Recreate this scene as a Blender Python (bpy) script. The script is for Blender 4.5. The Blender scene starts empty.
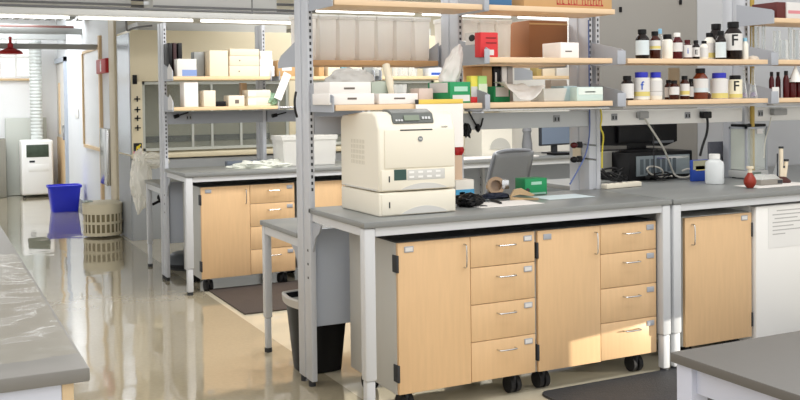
import bpy, bmesh, math, random
from mathutils import Vector, Matrix, noise
random.seed(7)
S = bpy.context.scene
COL = S.collection
PI = math.pi

# ------------------------------------------------------------------ camera
CAM = Vector((-1.7348, -3.8595, 1.4717)); YAW, PIT, ROL, FPX, PPY = .4615, -.0244, -.0121, 958.17, 120
_f = Vector((math.sin(YAW)*math.cos(PIT), math.cos(YAW)*math.cos(PIT), math.sin(PIT)))
_r0 = Vector((math.cos(YAW), -math.sin(YAW), 0)); _u0 = _r0.cross(_f)
_r = _r0*math.cos(ROL) + _u0*math.sin(ROL); _u = _u0*math.cos(ROL) - _r0*math.sin(ROL)
cd = bpy.data.cameras.new('camera'); cam = bpy.data.objects.new('camera', cd); COL.objects.link(cam)
m = Matrix((_r, _u, -_f)).transposed().to_4x4(); m.translation = CAM; cam.matrix_world = m
cd.sensor_width = 36; cd.lens = FPX/800*36; cd.shift_y = -(200-PPY)/800; cd.clip_start = .05; cd.clip_end = 200
S.camera = cam

def at(px, py, x=None, y=None, z=None):
    """point of the photograph on a plane of the room (measured positions)"""
    d = _f + _r*((px-400)/FPX) - _u*((py-PPY)/FPX)
    i, v = (0, x) if x is not None else (1, y) if y is not None else (2, z)
    return CAM + d*((v-CAM[i])/d[i])

# --------------------------------------------------------------- materials
def lin(h):
    if isinstance(h, str):
        h = [int(h[i:i+2], 16)/255 for i in (0, 2, 4)]
    return tuple(c/12.92 if c <= .04045 else ((c+.055)/1.055)**2.4 for c in h) + (1,)
MATS = {}
def mat(name, col, rough=.5, metal=0, spec=.5, trans=0, alpha=1, emit=None, estr=1, bump=0, bscale=40, var=0, vscale=8, stretch=(1,1,1), coat=0, ior=1.45, sss=0):
    if name in MATS: return MATS[name]
    M = bpy.data.materials.new(name); M.use_nodes = True; N = M.node_tree.nodes; L = M.node_tree.links
    b = N['Principled BSDF']; c = lin(col)
    b.inputs['Base Color'].default_value = c; b.inputs['Roughness'].default_value = rough
    b.inputs['Metallic'].default_value = metal; b.inputs['Specular IOR Level'].default_value = spec
    b.inputs['Transmission Weight'].default_value = trans; b.inputs['Alpha'].default_value = alpha
    b.inputs['IOR'].default_value = ior; b.inputs['Coat Weight'].default_value = coat
    if emit: b.inputs['Emission Color'].default_value = lin(emit); b.inputs['Emission Strength'].default_value = estr
    if var or bump:
        tc = N.new('ShaderNodeTexCoord'); mp = N.new('ShaderNodeMapping'); mp.inputs['Scale'].default_value = stretch
        L.new(tc.outputs['Object'], mp.inputs['Vector'])
    if var:
        n = N.new('ShaderNodeTexNoise'); n.inputs['Scale'].default_value = vscale; n.inputs['Detail'].default_value = 5
        L.new(mp.outputs['Vector'], n.inputs['Vector'])
        mx = N.new('ShaderNodeMix'); mx.data_type = 'RGBA'
        mx.inputs[6].default_value = tuple(max(0, v*(1-var)) for v in c[:3])+(1,)
        mx.inputs[7].default_value = tuple(min(1, v*(1+var)) for v in c[:3])+(1,)
        L.new(n.outputs['Fac'], mx.inputs[0]); L.new(mx.outputs[2], b.inputs['Base Color'])
    if bump:
        n2 = N.new('ShaderNodeTexNoise'); n2.inputs['Scale'].default_value = bscale; n2.inputs['Detail'].default_value = 3
        L.new(mp.outputs['Vector'], n2.inputs['Vector'])
        bp = N.new('ShaderNodeBump'); bp.inputs['Strength'].default_value = bump; bp.inputs['Distance'].default_value = .01
        L.new(n2.outputs['Fac'], bp.inputs['Height']); L.new(bp.outputs['Normal'], b.inputs['Normal'])
    MATS[name] = M
    return M
def glassy(name, col, fac=.25, rough=.08, edge=None):
    """thin clear plastic or glass: mostly see-through with a reflective sheen"""
    if name in MATS: return MATS[name]
    M = bpy.data.materials.new(name); M.use_nodes = True; N = M.node_tree.nodes; L = M.node_tree.links
    b = N['Principled BSDF']; b.inputs['Base Color'].default_value = lin(col); b.inputs['Roughness'].default_value = rough
    t = N.new('ShaderNodeBsdfTransparent'); t.inputs['Color'].default_value = (.97, .98, .98, 1)
    lw = N.new('ShaderNodeLayerWeight'); lw.inputs['Blend'].default_value = .35
    ma = N.new('ShaderNodeMath'); ma.operation = 'MULTIPLY_ADD'; ma.inputs[1].default_value = 1-fac if edge is None else edge; ma.inputs[2].default_value = fac
    ma.use_clamp = True
    L.new(lw.outputs['Facing'], ma.inputs[0])
    mx = N.new('ShaderNodeMixShader'); L.new(ma.outputs[0], mx.inputs[0]); L.new(t.outputs[0], mx.inputs[1]); L.new(b.outputs[0], mx.inputs[2])
    L.new(mx.outputs[0], N['Material Output'].inputs['Surface'])
    MATS[name] = M
    return M

maple   = mat('maple', 'ddb98d', .38, var=.09, vscale=6, stretch=(9, 9, .8))
maple_edge = mat('maple_edge', 'dfc39a', .45, var=.08, vscale=9, stretch=(1, 6, 6))
shelfwood = mat('shelf_wood', 'e0c3a0', .45, var=.08, vscale=9, stretch=(1, 6, 6))
carcass = mat('grey_laminate', 'bdbdb9', .45)
topgrey = mat('grey_worktop', '828483', .30, var=.05, vscale=120)
steel   = mat('painted_grey_steel', 'cbcdd0', .38)
postm   = mat('upright_grey_steel', 'bfc2c8', .38)
brack   = mat('bracket_grey_steel', 'a6aab2', .42)
panelm  = mat('modesty_grey_steel', 'b5bcc8', .42)
black   = mat('black_plastic', '0f0f12', .42, spec=.3)
rubber  = mat('black_rubber', '1c1c1e', .7)
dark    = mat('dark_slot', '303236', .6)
chrome  = mat('brushed_chrome', 'c9cbcd', .22, metal=1)
cream   = mat('printer_cream_plastic', 'e9e3d3', .42)
creamd  = mat('printer_grey_plastic', 'cdccc8', .45)
pdark   = mat('printer_dark_panel', '5c605d', .35)
white   = mat('white_card', 'eeeae6', .6)
whitep  = mat('white_plastic', 'f0efec', .35)
beige   = mat('cream_card', 'e6d8bf', .7)
cardb   = mat('brown_cardboard', '93623f', .75, var=.05, vscale=12)
cardt   = mat('tan_cardboard', 'c09b6c', .75, var=.05, vscale=12)
hoodm   = mat('hood_cream_enamel', 'eee2c4', .4)
hoodg   = mat('hood_grey_enamel', 'a9adb1', .4)
hoodin  = mat('hood_liner', 'c2bfae', .5)
sidem   = mat('satin_steel_panel', 'c5ccd6', .22, metal=.6)
wallw   = mat('painted_wall', 'eeeeee', .6, bump=.05, bscale=60)
wallb   = mat('blue_white_wall', 'e2e5e8', .55, bump=.05, bscale=60)
ceilm   = mat('ceiling_paint', 'a9a9a3', .7)
ductm   = mat('duct_grey', 'd6d7d5', .4)
ductd   = mat('dark_conduit', '77787a', .5)
tubem   = mat('fluorescent_tube', 'ffffff', .4, emit='fffaf0', estr=2.6)
amber   = mat('amber_glass', '3a1408', .12, spec=.35)
brownb  = mat('brown_bottle_glass', '160a08', .12, spec=.3)
redliq  = mat('dark_red_liquid', '4a0b0f', .12, spec=.35)
redp    = mat('red_plastic', 'b81e22', .4)
redcard = mat('red_card', 'cf3236', .6)
greenp  = mat('green_card', '1f8f58', .55)
bluecap = mat('blue_cap_plastic', '2d35b4', .4)
hdpe    = mat('white_hdpe', 'eeeadf', .4)
yellowp = mat('yellow_label', 'd8c878', .6)
labelw  = mat('white_label', 'd9d7d5', .6)
labelb  = mat('pale_blue_label', 'd0dade', .6)
ink     = mat('black_ink', '1a1a1c', .6)
inkblue = mat('blue_ink', '2c58b8', .6)
inkred  = mat('red_ink', 'b43a34', .6)
inkgrey = mat('grey_ink', '6b625c', .6)
bluebin = mat('blue_bin_plastic', '2a36d6', .3)
tissue  = mat('tissue_paper', 'd6d2cd', .8)
clear   = glassy('clear_plastic', 'f2f2ee', .28, .15)
clear2  = glassy('clear_glass', 'f4f7f7', .03, .05)
frost   = glassy('frosted_plastic', 'edebe6', .50, .3)
def translucent(name, col, fac=.5):
    M = bpy.data.materials.new(name); M.use_nodes = True; N = M.node_tree.nodes; L = M.node_tree.links
    b = N['Principled BSDF']; b.inputs['Base Color'].default_value = lin(col); b.inputs['Roughness'].default_value = .15
    t = N.new('ShaderNodeBsdfTranslucent'); t.inputs['Color'].default_value = lin(col)
    mx = N.new('ShaderNodeMixShader'); mx.inputs[0].default_value = fac
    L.new(b.outputs[0], mx.inputs[1]); L.new(t.outputs[0], mx.inputs[2]); L.new(mx.outputs[0], N['Material Output'].inputs['Surface'])
    MATS[name] = M; return M
milky = translucent('milky_bin_plastic', 'fefdfb', .72)
sash    = glassy('sash_glass', 'dfe5de', .10, .05)
film    = glassy('plastic_film', 'cfc0a0', .03, .12, .22)
matm    = mat('ribbed_floor_mat', '4a403a', .75, bump=.5, bscale=90, var=.15, vscale=30)
matb    = mat('black_floor_mat', '37383b', .6, bump=.35, bscale=120, var=.12, vscale=20)
chairg  = mat('grey_chair_mesh', 'a4a8ad', .6)
screenm = mat('screen_grey_blue', '7f8ea3', .25)

def floor_mat():
    M = bpy.data.materials.new('polished_floor'); M.use_nodes = True; N = M.node_tree.nodes; L = M.node_tree.links
    b = N['Principled BSDF']; tc = N.new('ShaderNodeTexCoord')
    n = N.new('ShaderNodeTexNoise'); n.inputs['Scale'].default_value = 45; n.inputs['Detail'].default_value = 6
    L.new(tc.outputs['Object'], n.inputs['Vector'])
    mx = N.new('ShaderNodeMix'); mx.data_type = 'RGBA'; mx.inputs[6].default_value = lin('a2977f'); mx.inputs[7].default_value = lin('b0a68e')
    L.new(n.outputs['Fac'], mx.inputs[0])
    # lighter sheet flooring laid between the benches, with a seam along the bench ends
    sp = N.new('ShaderNodeSeparateXYZ'); L.new(tc.outputs['Object'], sp.inputs[0])
    gt = N.new('ShaderNodeMath'); gt.operation = 'GREATER_THAN'; gt.inputs[1].default_value = .15; L.new(sp.outputs['X'], gt.inputs[0])
    m2 = N.new('ShaderNodeMix'); m2.data_type = 'RGBA'; m2.inputs[7].default_value = lin('d6cdb6')
    L.new(gt.outputs[0], m2.inputs[0]); L.new(mx.outputs[2], m2.inputs[6]); L.new(m2.outputs[2], b.inputs['Base Color'])
    b.inputs['Roughness'].default_value = .07; b.inputs['Specular IOR Level'].default_value = .75
    b.inputs['Coat Weight'].default_value = .6; b.inputs['Coat Roughness'].default_value = .03
    n2 = N.new('ShaderNodeTexNoise'); n2.inputs['Scale'].default_value = 2.2; n2.inputs['Detail'].default_value = 2
    L.new(tc.outputs['Object'], n2.inputs['Vector'])
    bp = N.new('ShaderNodeBump'); bp.inputs['Strength'].default_value = .10; bp.inputs['Distance'].default_value = .03
    L.new(n2.outputs['Fac'], bp.inputs['Height']); L.new(bp.outputs['Normal'], b.inputs['Normal']); L.new(bp.outputs['Normal'], b.inputs['Coat Normal'])
    return M
floorm = floor_mat()

# ----------------------------------------------------------------- helpers
class MB:
    """collects shapes; build() links them as one mesh object"""
    def __init__(s, o=(0, 0, 0)): s.bm = bmesh.new(); s.o = Vector(o)
    def box(s, x0, x1, y0, y1, z0, z1, bev=0, seg=2):
        b = bmesh.new(); bmesh.ops.create_cube(b, size=1)
        for v in b.verts: v.co = Vector(((x0+x1)/2+v.co.x*(x1-x0), (y0+y1)/2+v.co.y*(y1-y0), (z0+z1)/2+v.co.z*(z1-z0)))
        if bev: bmesh.ops.bevel(b, geom=b.edges[:], offset=bev, segments=seg, affect='EDGES', profile=.5)
        return s._add(b)
    def _add(s, b, M=None):
        if M is not None: bmesh.ops.transform(b, matrix=M, verts=b.verts[:])
        me = bpy.data.meshes.new('tmp'); b.to_mesh(me); b.free(); s.bm.from_mesh(me); bpy.data.meshes.remove(me); return s
    def cyl(s, p0, p1, r, r2=None, seg=16):
        p0, p1 = Vector(p0), Vector(p1); d = p1-p0; b = bmesh.new()
        bmesh.ops.create_cone(b, cap_ends=True, segments=seg, radius1=r, radius2=r if r2 is None else r2, depth=d.length)
        M = Matrix.Translation((p0+p1)/2) @ d.to_track_quat('Z', 'Y').to_matrix().to_4x4()
        return s._add(b, M)
    def ball(s, c, r, sc=(1, 1, 1), seg=14):
        b = bmesh.new(); bmesh.ops.create_uvsphere(b, u_segments=seg, v_segments=seg//2+2, radius=r)
        return s._add(b, Matrix.Translation(c) @ Matrix.Diagonal((*sc, 1)))
    def lathe(s, prof, c=(0, 0, 0), seg=20, sx=1, sy=1, sq=0):
        """prof: list of (r, z); sq squares off the section"""
        b = bmesh.new(); rings = []
        for r, z in prof:
            ring = []
            for i in range(seg):
                a = 2*PI*i/seg; ca, sa = math.cos(a), math.sin(a)
                k = 1 if not sq else (1-sq)+sq/max(abs(ca), abs(sa))
                ring.append(b.verts.new((c[0]+r*k*ca*sx, c[1]+r*k*sa*sy, c[2]+z)))
            rings.append(ring)
        for A, B in zip(rings, rings[1:]):
            for i in range(seg): b.faces.new((A[i], A[(i+1) % seg], B[(i+1) % seg], B[i]))
        if prof[0][0] > 1e-6: b.faces.new(rings[0][::-1])
        if prof[-1][0] > 1e-6: b.faces.new(rings[-1])
        bmesh.ops.remove_doubles(b, verts=b.verts[:], dist=1e-6)
        return s._add(b)
    def prism(s, pts, axis, a0, a1):
        """polygon extruded: axis 'x' -> pts are (y,z); 'y' -> (x,z); 'z' -> (x,y)"""
        b = bmesh.new()
        def P(p, a): return {'x': (a, p[0], p[1]), 'y': (p[0], a, p[1]), 'z': (p[0], p[1], a)}[axis]
        A = [b.verts.new(P(p, a0)) for p in pts]; B = [b.verts.new(P(p, a1)) for p in pts]
        b.faces.new(A); b.faces.new(B[::-1]); n = len(pts)
        for i in range(n): b.faces.new((A[i], B[i], B[(i+1) % n], A[(i+1) % n]))
        bmesh.ops.recalc_face_normals(b, faces=b.faces[:])
        return s._add(b)
    def tube(s, pts, r, seg=8, smooth=0):
        pts = [Vector(p) for p in pts]
        for _ in range(smooth):
            q = [pts[0]]
            for a, c in zip(pts, pts[1:]): q += [a*.75+c*.25, a*.25+c*.75]
            pts = q+[pts[-1]]
        b = bmesh.new(); rings = []; up = Vector((.3, .2, .93)).normalized()
        for i, p in enumerate(pts):
            d = (pts[min(i+1, len(pts)-1)]-pts[max(i-1, 0)]).normalized()
            if abs(d.dot(up)) > .98: up = Vector((.9, -.3, .1)).normalized()
            n = d.cross(up).normalized(); w = d.cross(n).normalized(); up = -w if w.dot(up) < 0 else w
            rings.append([b.verts.new(p+(n*math.cos(2*PI*k/seg)+d.cross(n)*math.sin(2*PI*k/seg))*r) for k in range(seg)])
        for A, B in zip(rings, rings[1:]):
            for k in range(seg): b.faces.new((A[k], A[(k+1) % seg], B[(k+1) % seg], B[k]))
        b.faces.new(rings[0][::-1]); b.faces.new(rings[-1])
        return s._add(b)
    def grid(s, fn, nu, nv):
        b = bmesh.new(); V = [[b.verts.new(fn(i/nu, j/nv)) for j in range(nv+1)] for i in range(nu+1)]
        for i in range(nu):
            for j in range(nv): b.faces.new((V[i][j], V[i+1][j], V[i+1][j+1], V[i][j+1]))
        return s._add(b)
    def build(s, name, m_, parent=None, smooth=None, label=None, solid=0):
        bmesh.ops.translate(s.bm, verts=s.bm.verts[:], vec=-s.o)
        bmesh.ops.recalc_face_normals(s.bm, faces=s.bm.faces[:])
        me = bpy.data.meshes.new(name); s.bm.to_mesh(me); s.bm.free()
        o = bpy.data.objects.new(name, me); COL.objects.link(o); me.materials.append(m_)
        for p in me.polygons: p.use_smooth = True
        me.set_sharp_from_angle(angle=math.radians(35))
        if parent is not None: o.parent = parent
        else: o.location = s.o
        if label: o['label'] = label
        if solid:
            md = o.modifiers.new('thickness', 'SOLIDIFY'); md.thickness = solid
        return o
def tag(o, label, cat, group=None, kind=None):
    o['label'] = label; o['category'] = cat
    if group: o['group'] = group
    if kind: o['kind'] = kind
    return o
def thing(name, label, cat, loc=(0, 0, 0), rz=0, group=None):
    o = bpy.data.objects.new(name, None); COL.objects.link(o); o.empty_display_size = .1
    o.location = loc; o.rotation_euler = (0, 0, rz)
    return tag(o, label, cat, group)
def struct(o): o['kind'] = 'structure'; return o
def dup(root, loc, label, group=None, rz=None):
    r = root.copy(); COL.objects.link(r); r.location = loc; r['label'] = label
    if rz is not None: r.rotation_euler.z = rz
    if group: r['group'] = group
    for ch in list(root.children):
        c = ch.copy(); COL.objects.link(c); c.parent = r
        for g in list(ch.children):
            d = g.copy(); COL.objects.link(d); d.parent = c
    return r
def text(body, size, loc, parent, m_, name='lettering', rot=(PI/2, 0, 0), ext=.0006, align='CENTER', bold=0):
    cu = bpy.data.curves.new(name, 'FONT'); cu.body = body; cu.size = size; cu.extrude = ext; cu.align_x = align; cu.align_y = 'CENTER'; cu.offset = size*bold
    t = bpy.data.objects.new('tmp_text', cu); COL.objects.link(t)
    dg = bpy.context.evaluated_depsgraph_get(); dg.update()
    me = bpy.data.meshes.new_from_object(t.evaluated_get(dg)); bpy.data.objects.remove(t)
    me.transform(Matrix.Translation(loc) @ (Matrix.Rotation(rot[2], 4, 'Z') @ Matrix.Rotation(rot[1], 4, 'Y') @ Matrix.Rotation(rot[0], 4, 'X')))
    o = bpy.data.objects.new(name, me); COL.objects.link(o); me.materials.clear(); me.materials.append(m_)
    if parent is not None: o.parent = parent
    return o

# =================================================================== SETTING
struct(MB().box(-6, 8, -8, 13, -.1, 0).build('floor', floorm))
WX, WE, WB = .20, 12.3, 7.1      # aisle wall, end wall, wall behind the hoods
HX = .2                          # hood left side is proud of nothing: aligned to the aisle wall
struct(MB().box(WX, WX+.12, 7.06, WE+.12, 0, 3).build('wall_right', wallb))
w = MB()
wz0, wz1, wx0, wx1 = 1.83, 2.5, -1.6, -.16
w.box(-6, wx0, WE, WE+.12, 0, 3); w.box(wx1, WX, WE, WE+.12, 0, 3); w.box(wx0, wx1, WE, WE+.12, 0, wz0); w.box(wx0, wx1, WE, WE+.12, wz1, 3)
struct(w.build('wall_end', wallw))
w = MB()
bx0, bx1, bz0, bz1 = 4.75, 7.6, 1.30, 2.35
w.box(WX+.12, bx0, WB, WB+.12, 0, 3); w.box(bx1, 8, WB, WB+.12, 0, 3); w.box(bx0, bx1, WB, WB+.12, 0, bz0); w.box(bx0, bx1, WB, WB+.12, bz1, 3)
struct(w.build('wall_back', mat('cream_wall', 'e9e2cf', .6)))
def window(n, x0, x1, y, z0, z1, nx, nz):
    e = bpy.data.objects.new('window_%d' % n, None); COL.objects.link(e); e.location = (x0, y, z0); e['kind'] = 'structure'
    f = MB((x0, y, z0)); t = .035
    for i in range(nx+1):
        xx = x0+(x1-x0-t)*i/nx; f.box(xx, xx+t, y+.03, y+.08, z0, z1)
    for k in range(nz+1):
        zz = z0+(z1-z0-t)*k/nz; f.box(x0, x1, y+.035, y+.075, zz, zz+t)
    f.build('window_frame', whitep, e)
    MB((x0, y, z0)).box(x0, x1, y+.05, y+.056, z0, z1).build('window_pane', glassy('window_glass', 'ffffff', .02, .02), e)
    MB((x0, y, z0)).box(x0-.03, x1+.03, y-.06, y+.03, z0-.035, z0, .004).build('window_sill', maple_edge, e)
window(1, wx0, wx1, WE, wz0, wz1, 6, 2)
window(2, bx0, bx1, WB, bz0, bz1, 5, 1)
# corrugated ceiling deck
d = MB(); 
d.box(-6, 8, 3.0, 12.4, 2.95, 3.05)
for i in range(26):
    xx = -6+i*.30; d.box(xx, xx+.13, 3.0, 12.3, 2.87, 2.95)
struct(d.build('ceiling', ceilm))
for i, (yy, z0, z1, th) in enumerate(((11.2, 2.38, 2.6, .12), (9.6, 2.36, 2.44, .10), (8.2, 2.09, 2.15, .14))):
    struct(MB((0, yy, z0)).box(-6, WX, yy, yy+th, z0, z1, .004).build('trim_%d' % (i+1), mat('beam_grey', 'a5a7a5', .5)))
struct(MB((-1, 10.4, 2.5)).cyl((-6, 10.4, 2.5), (WX, 10.4, 2.5), .03).build('trim_4', mat('dark_red_pipe', '5d3a34', .5)))
j = MB((0, 9, 2.5))
for i in range(14):
    xx = -1.6+i*.13; j.prism([(xx, 2.52), (xx+.07, 2.52), (xx+.12, 2.62), (xx+.05, 2.62)], 'y', 9.0, 9.4)
j.box(-3, WX, 9.0, 9.4, 2.62, 2.68)
struct(j.build('trim_5', mat('deck_teeth', '9b9b96', .5)))

# pilaster trims and door on the aisle wall
def on_wall(px0, px1, pyt=None, pyb=None, x=WX):
    a = at(px0, pyt or 100, x=x); b = at(px1, pyb or 100, x=x); return min(a.y, b.y), max(a.y, b.y), a.z, b.z
y0, y1, _, _ = on_wall(112, 117.5)
struct(MB((WX, y0, 0)).box(WX-.03, WX, y0, y1, 0, 2.5, .003).build('trim_6', mat('cream_trim', 'd9cdb4', .5)))
struct(MB((WX, 8, 0)).box(WX-.014, WX-.001, 7.3, 10.2, 0, .10).build('baseboard_right', mat('grey_base', '8d8f93', .5)))
y0, y1, _, _ = on_wall(56, 67)
e = bpy.data.objects.new('door_1', None); COL.objects.link(e); e.location = (WX, y0, 0); e['kind'] = 'structure'
o_ = (WX, y0, 0)
MB(o_).box(WX-.02, WX-.001, y0, y1, 0, 2.06, .003).build('door_leaf', mat('pale_door', 'd8d4cd', .4), e)
f = MB(o_); f.box(WX-.045, WX-.0005, y0-.07, y0, 0, 2.13); f.box(WX-.045, WX-.0005, y1, y1+.07, 0, 2.13); f.box(WX-.045, WX-.0005, y0-.07, y1+.07, 2.06, 2.13)
f.build('door_frame', mat('blue_grey_frame', 'b9c1cc', .4), e)
MB(o_).box(WX-.032, WX-.02, y0+.62, y0+.78, .95, 1.75).build('door_window', maple_edge, e)
MB(o_).box(WX-.06, WX-.02, y0+.05, y0+.12, .88, 1.10, .004).build('door_handle', chrome, e)
MB(o_).box(WX-.028, WX-.019, y0+.2, y1-.02, .02, .9).build('door_wood_panel', maple_edge, e)

# =============================================================== FUME HOODS
def hood(x0, x1, label, first=True):
    y0, yb = 6.3, 7.05
    o = (x0, y0, 0); t = thing('fume_hood', label, 'fume hood', o, group='fume hoods along the back wall')
    jl = .115
    MB(o).box(x0, x1, y0+.02, yb, 0, .84, .003).build('base_cabinet', hoodg, t)
    MB(o).box(x0, x1, y0-.04, yb, .855, .91, .012).build('sill', hoodm, t)
    MB(o).box(x0, x1, y0, yb, 1.665, 2.20, .003).build('upper_panel', hoodm, t)
    MB(o).box(x0+.1, x1-.1, y0+.1, yb, 2.201, 2.29).build('exhaust_collar', ductm, t)
    MB(o).box(x0+.003, x0+jl, y0-.005, yb-.02, .911, 1.664, .003).build('side_post', hoodm, t)
    MB(o).box(x1-jl, x1-.003, y0-.005, yb-.02, .911, 1.664, .003).build('side_post', hoodm, t)
    MB(o).box(x0+jl, x1-jl, yb-.03, yb-.005, .911, 1.664).build('liner', hoodin, t)
    MB(o).box(x0+jl, x1-jl, yb-.06, yb-.032, .99, 1.06).build('baffle', dark, t)
    f = MB(o); f.box(x0+jl, x0+jl+.03, y0+.02, y0+.05, .915, 1.66); f.box(x1-jl-.03, x1-jl, y0+.02, y0+.05, .915, 1.66)
    f.box(x0+jl, x1-jl, y0+.02, y0+.05, .93, .96); f.box(x0+jl, x1-jl, y0+.02, y0+.05, 1.63, 1.66)
    mid = (x0+x1)/2
    for q in (.33, .46, .66): f.box(x0+jl+(x1-x0-2*jl)*q-.012, x0+jl+(x1-x0-2*jl)*q+.012, y0+.022, y0+.048, .93, 1.66)
    f.build('sash_frame', mat('sash_steel', 'c9ccc6', .35), t)
    MB(o).box(x0+jl, x1-jl, y0+.033, y0+.038, .96, 1.63).build('sash_glass', sash, t)
    MB(o).box(x0+.016, x0+.062, y0-.02, y0-.006, 1.635, 1.73, .004).build('monitor_box', black, t)
    for z in (1.48, 1.37, 1.28, 1.18):
        k = MB(o); k.cyl((x0+.055, y0-.006, z), (x0+.055, y0-.035, z), .010); k.box(x0+.025, x0+.085, y0-.05, y0-.035, z-.006, z+.006, .002); k.box(x0+.049, x0+.061, y0-.05, y0-.035, z-.03, z+.03, .002)
        k.build('service_knob', black, t)
    s = MB(o).box(x0+.015, x0+.1, y0-.0075, y0-.0055, .925, 1.02).build('warning_sticker', ink, t)
    MB(o).box(x0+.015, x0+.1, y0-.0085, y0-.0075, .912, .935).build('sticker_stripe', mat('magenta_ink', 'd8288c', .6), s)
    k = MB(o); k.prism([(x0+.04, .94), (x0+.05, .94), (x0+.05, .958), (x0+.07, .958), (x0+.07, .94), (x0+.08, .94), (x0+.08, .985), (x0+.092, .995), (x0+.084, 1.01), (x0+.07, .995), (x0+.045, .985)], 'y', y0-.0086, y0-.0076); k.build('sticker_symbol', mat('yellow_ink', 'e8d034', .6), s)
    return t
hood(WX, 2.05, 'cream fume hood with black knobs and sticker, beside the aisle')
hood(2.07, 3.9, 'cream fume hood farther right, seen behind the shelves')
MB((WX, 6.3, 0)).box(WX-.012, WX-.001, 6.32, 7.0, .9, 2.17).build('steel_side_panel', sidem)
tag(bpy.data.objects['steel_side_panel'], 'satin steel panel on the aisle side of the fume hood', 'panel')
MB((WX, 6.3, 0)).box(WX-.012, WX-.001, 6.34, 7.0, .001, .88).build('grey_end_panel', hoodg)
tag(bpy.data.objects['grey_end_panel'], 'grey lower end panel under the fume hood sill by the hamper', 'panel')
# crates in the hood

# ================================================================= BENCHES
PY0, PY1 = .66, .85     # uprights, front and rear face
YL = 1.476              # far edge of the rear desk
def upright(mb_o, t, x, D, z1=2.25, z0=1.42):
    p = MB(mb_o); W = .028
    p.box(x, x+W, D+PY0, D+PY0+.085, .03, z1, .002); p.box(x, x+W, D+PY1-.085, D+PY1, .03, z1, .002); p.box(x+.005, x+W-.005, D+PY0+.08, D+PY1-.08, .03, z1)
    po = p.build('upright', postm, t)
    s = MB(mb_o)
    z = z0
    while z < z1-.05:
        s.box(x+W/2-.005, x+W/2+.005, D+PY0-.0012, D+PY0-.0004, z, z+.016); z += .032
    for z in (.55, .62, .69): s.box(x-.001, x-.0003, D+PY0+.03, D+PY0+.045, z, z+.012)
    s.build('slots', dark, po)
    MB(mb_o).cyl((x+W/2, D+PY0+.04, 0), (x+W/2, D+PY0+.04, .03), .018).build('levelling_foot', dark, po); MB(mb_o).cyl((x+W/2, D+PY1-.04, 0), (x+W/2, D+PY1-.04, .03), .018).build('levelling_foot', dark, po)
    return po
def leg(o, t, x, y, z1, d=.055):
    l = MB(o); l.box(x, x+d, y, y+d, .20, z1, .008); l.box(x+.005, x+d-.005, y+.005, y+d-.005, .022, .20, .008)
    lo = l.build('leg', steel, t)
    MB(o).cyl((x+d/2, y+d/2, 0), (x+d/2, y+d/2, .022), .022).build('levelling_foot', dark, lo)
def bench(x0, x1, D, label, posts, desk=True, zp=2.25, depth=.685):
    o = (x0, D, 0); t = thing('lab_bench', label, 'bench', o)
    MB(o).box(x0, x1, D, D+depth, .887, .915, .004).build('worktop', topgrey, t)
    a = MB(o); a.box(x0+.06, x1-.06, D+.012, D+.04, .848, .886); a.box(x0+.012, x0+.04, D+.06, D+.66, .848, .886); a.box(x1-.04, x1-.012, D+.06, D+.66, .848, .886)
    a.build('apron', steel, t)
    leg(o, t, x0+.004, D+.006, .886); leg(o, t, x1-.059, D+.006, .886)
    for i, x in enumerate(posts): upright(o, t, x, D, zp, 1.0 if i == 0 and x < .1 else 1.42)
    g = MB(o); g.prism([(D+.66, .84), (D+.54, .84), (D+.57, .80), (D+.62, .77), (D+.66, .69)], 'x', x0+.012, x0+.02); g.build('gusset', brack, t)
    MB(o).box(x0+.04, x1-.04, D+.70, D+.72, .30, .80, .004).build('modesty_panel', panelm, t)
    if desk:
        MB(o).box(x0, x1, D+.86, D+YL, .737, .765, .004).build('desk_top', topgrey, t)
        a = MB(o); a.box(x0+.06, x1-.06, D+YL-.04, D+YL-.012, .69, .736); a.box(x0+.012, x0+.04, D+.86, D+YL-.06, .69, .736)
        a.build('desk_apron', steel, t)
        leg(o, t, x0+.008, D+YL-.055, .736, .045); leg(o, t, x1-.053, D+YL-.055, .736, .045)
        g = MB(o); g.prism([(D+.85, .69), (D+.98, .69), (D+.93, .66), (D+.89, .61), (D+.87, .5), (D+.85, .42)], 'x', x0+.012, x0+.02); g.build('gusset', brack, t)
    return t
bench(0, 1.775, 0, 'long grey lab bench carrying the cream printer', (0, .87, 1.745))
bench(1.785, 4.6, 0, 'grey lab bench at right carrying the bottles, balance and desktop computer', (1.80, 2.985, 4.5), desk=False, depth=1.34)
D2 = 3.234
bench(0, 1.775, D2, 'grey lab bench across the aisle gap, behind the printer bench', (0, .83, 1.745), zp=2.09)
bench(1.785, 4.6, D2, 'far right grey lab bench with the flat monitor, beyond the chair', (1.80, 2.985, 4.5), zp=2.09)

MB((1.745, .66, .915)).box(1.770, 1.803, .665, .84, .916, 1.40, .003).build('post_cover', postm); tag(bpy.data.objects['post_cover'], 'pale steel cover strip filling the gap of the double upright', 'cover')
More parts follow.
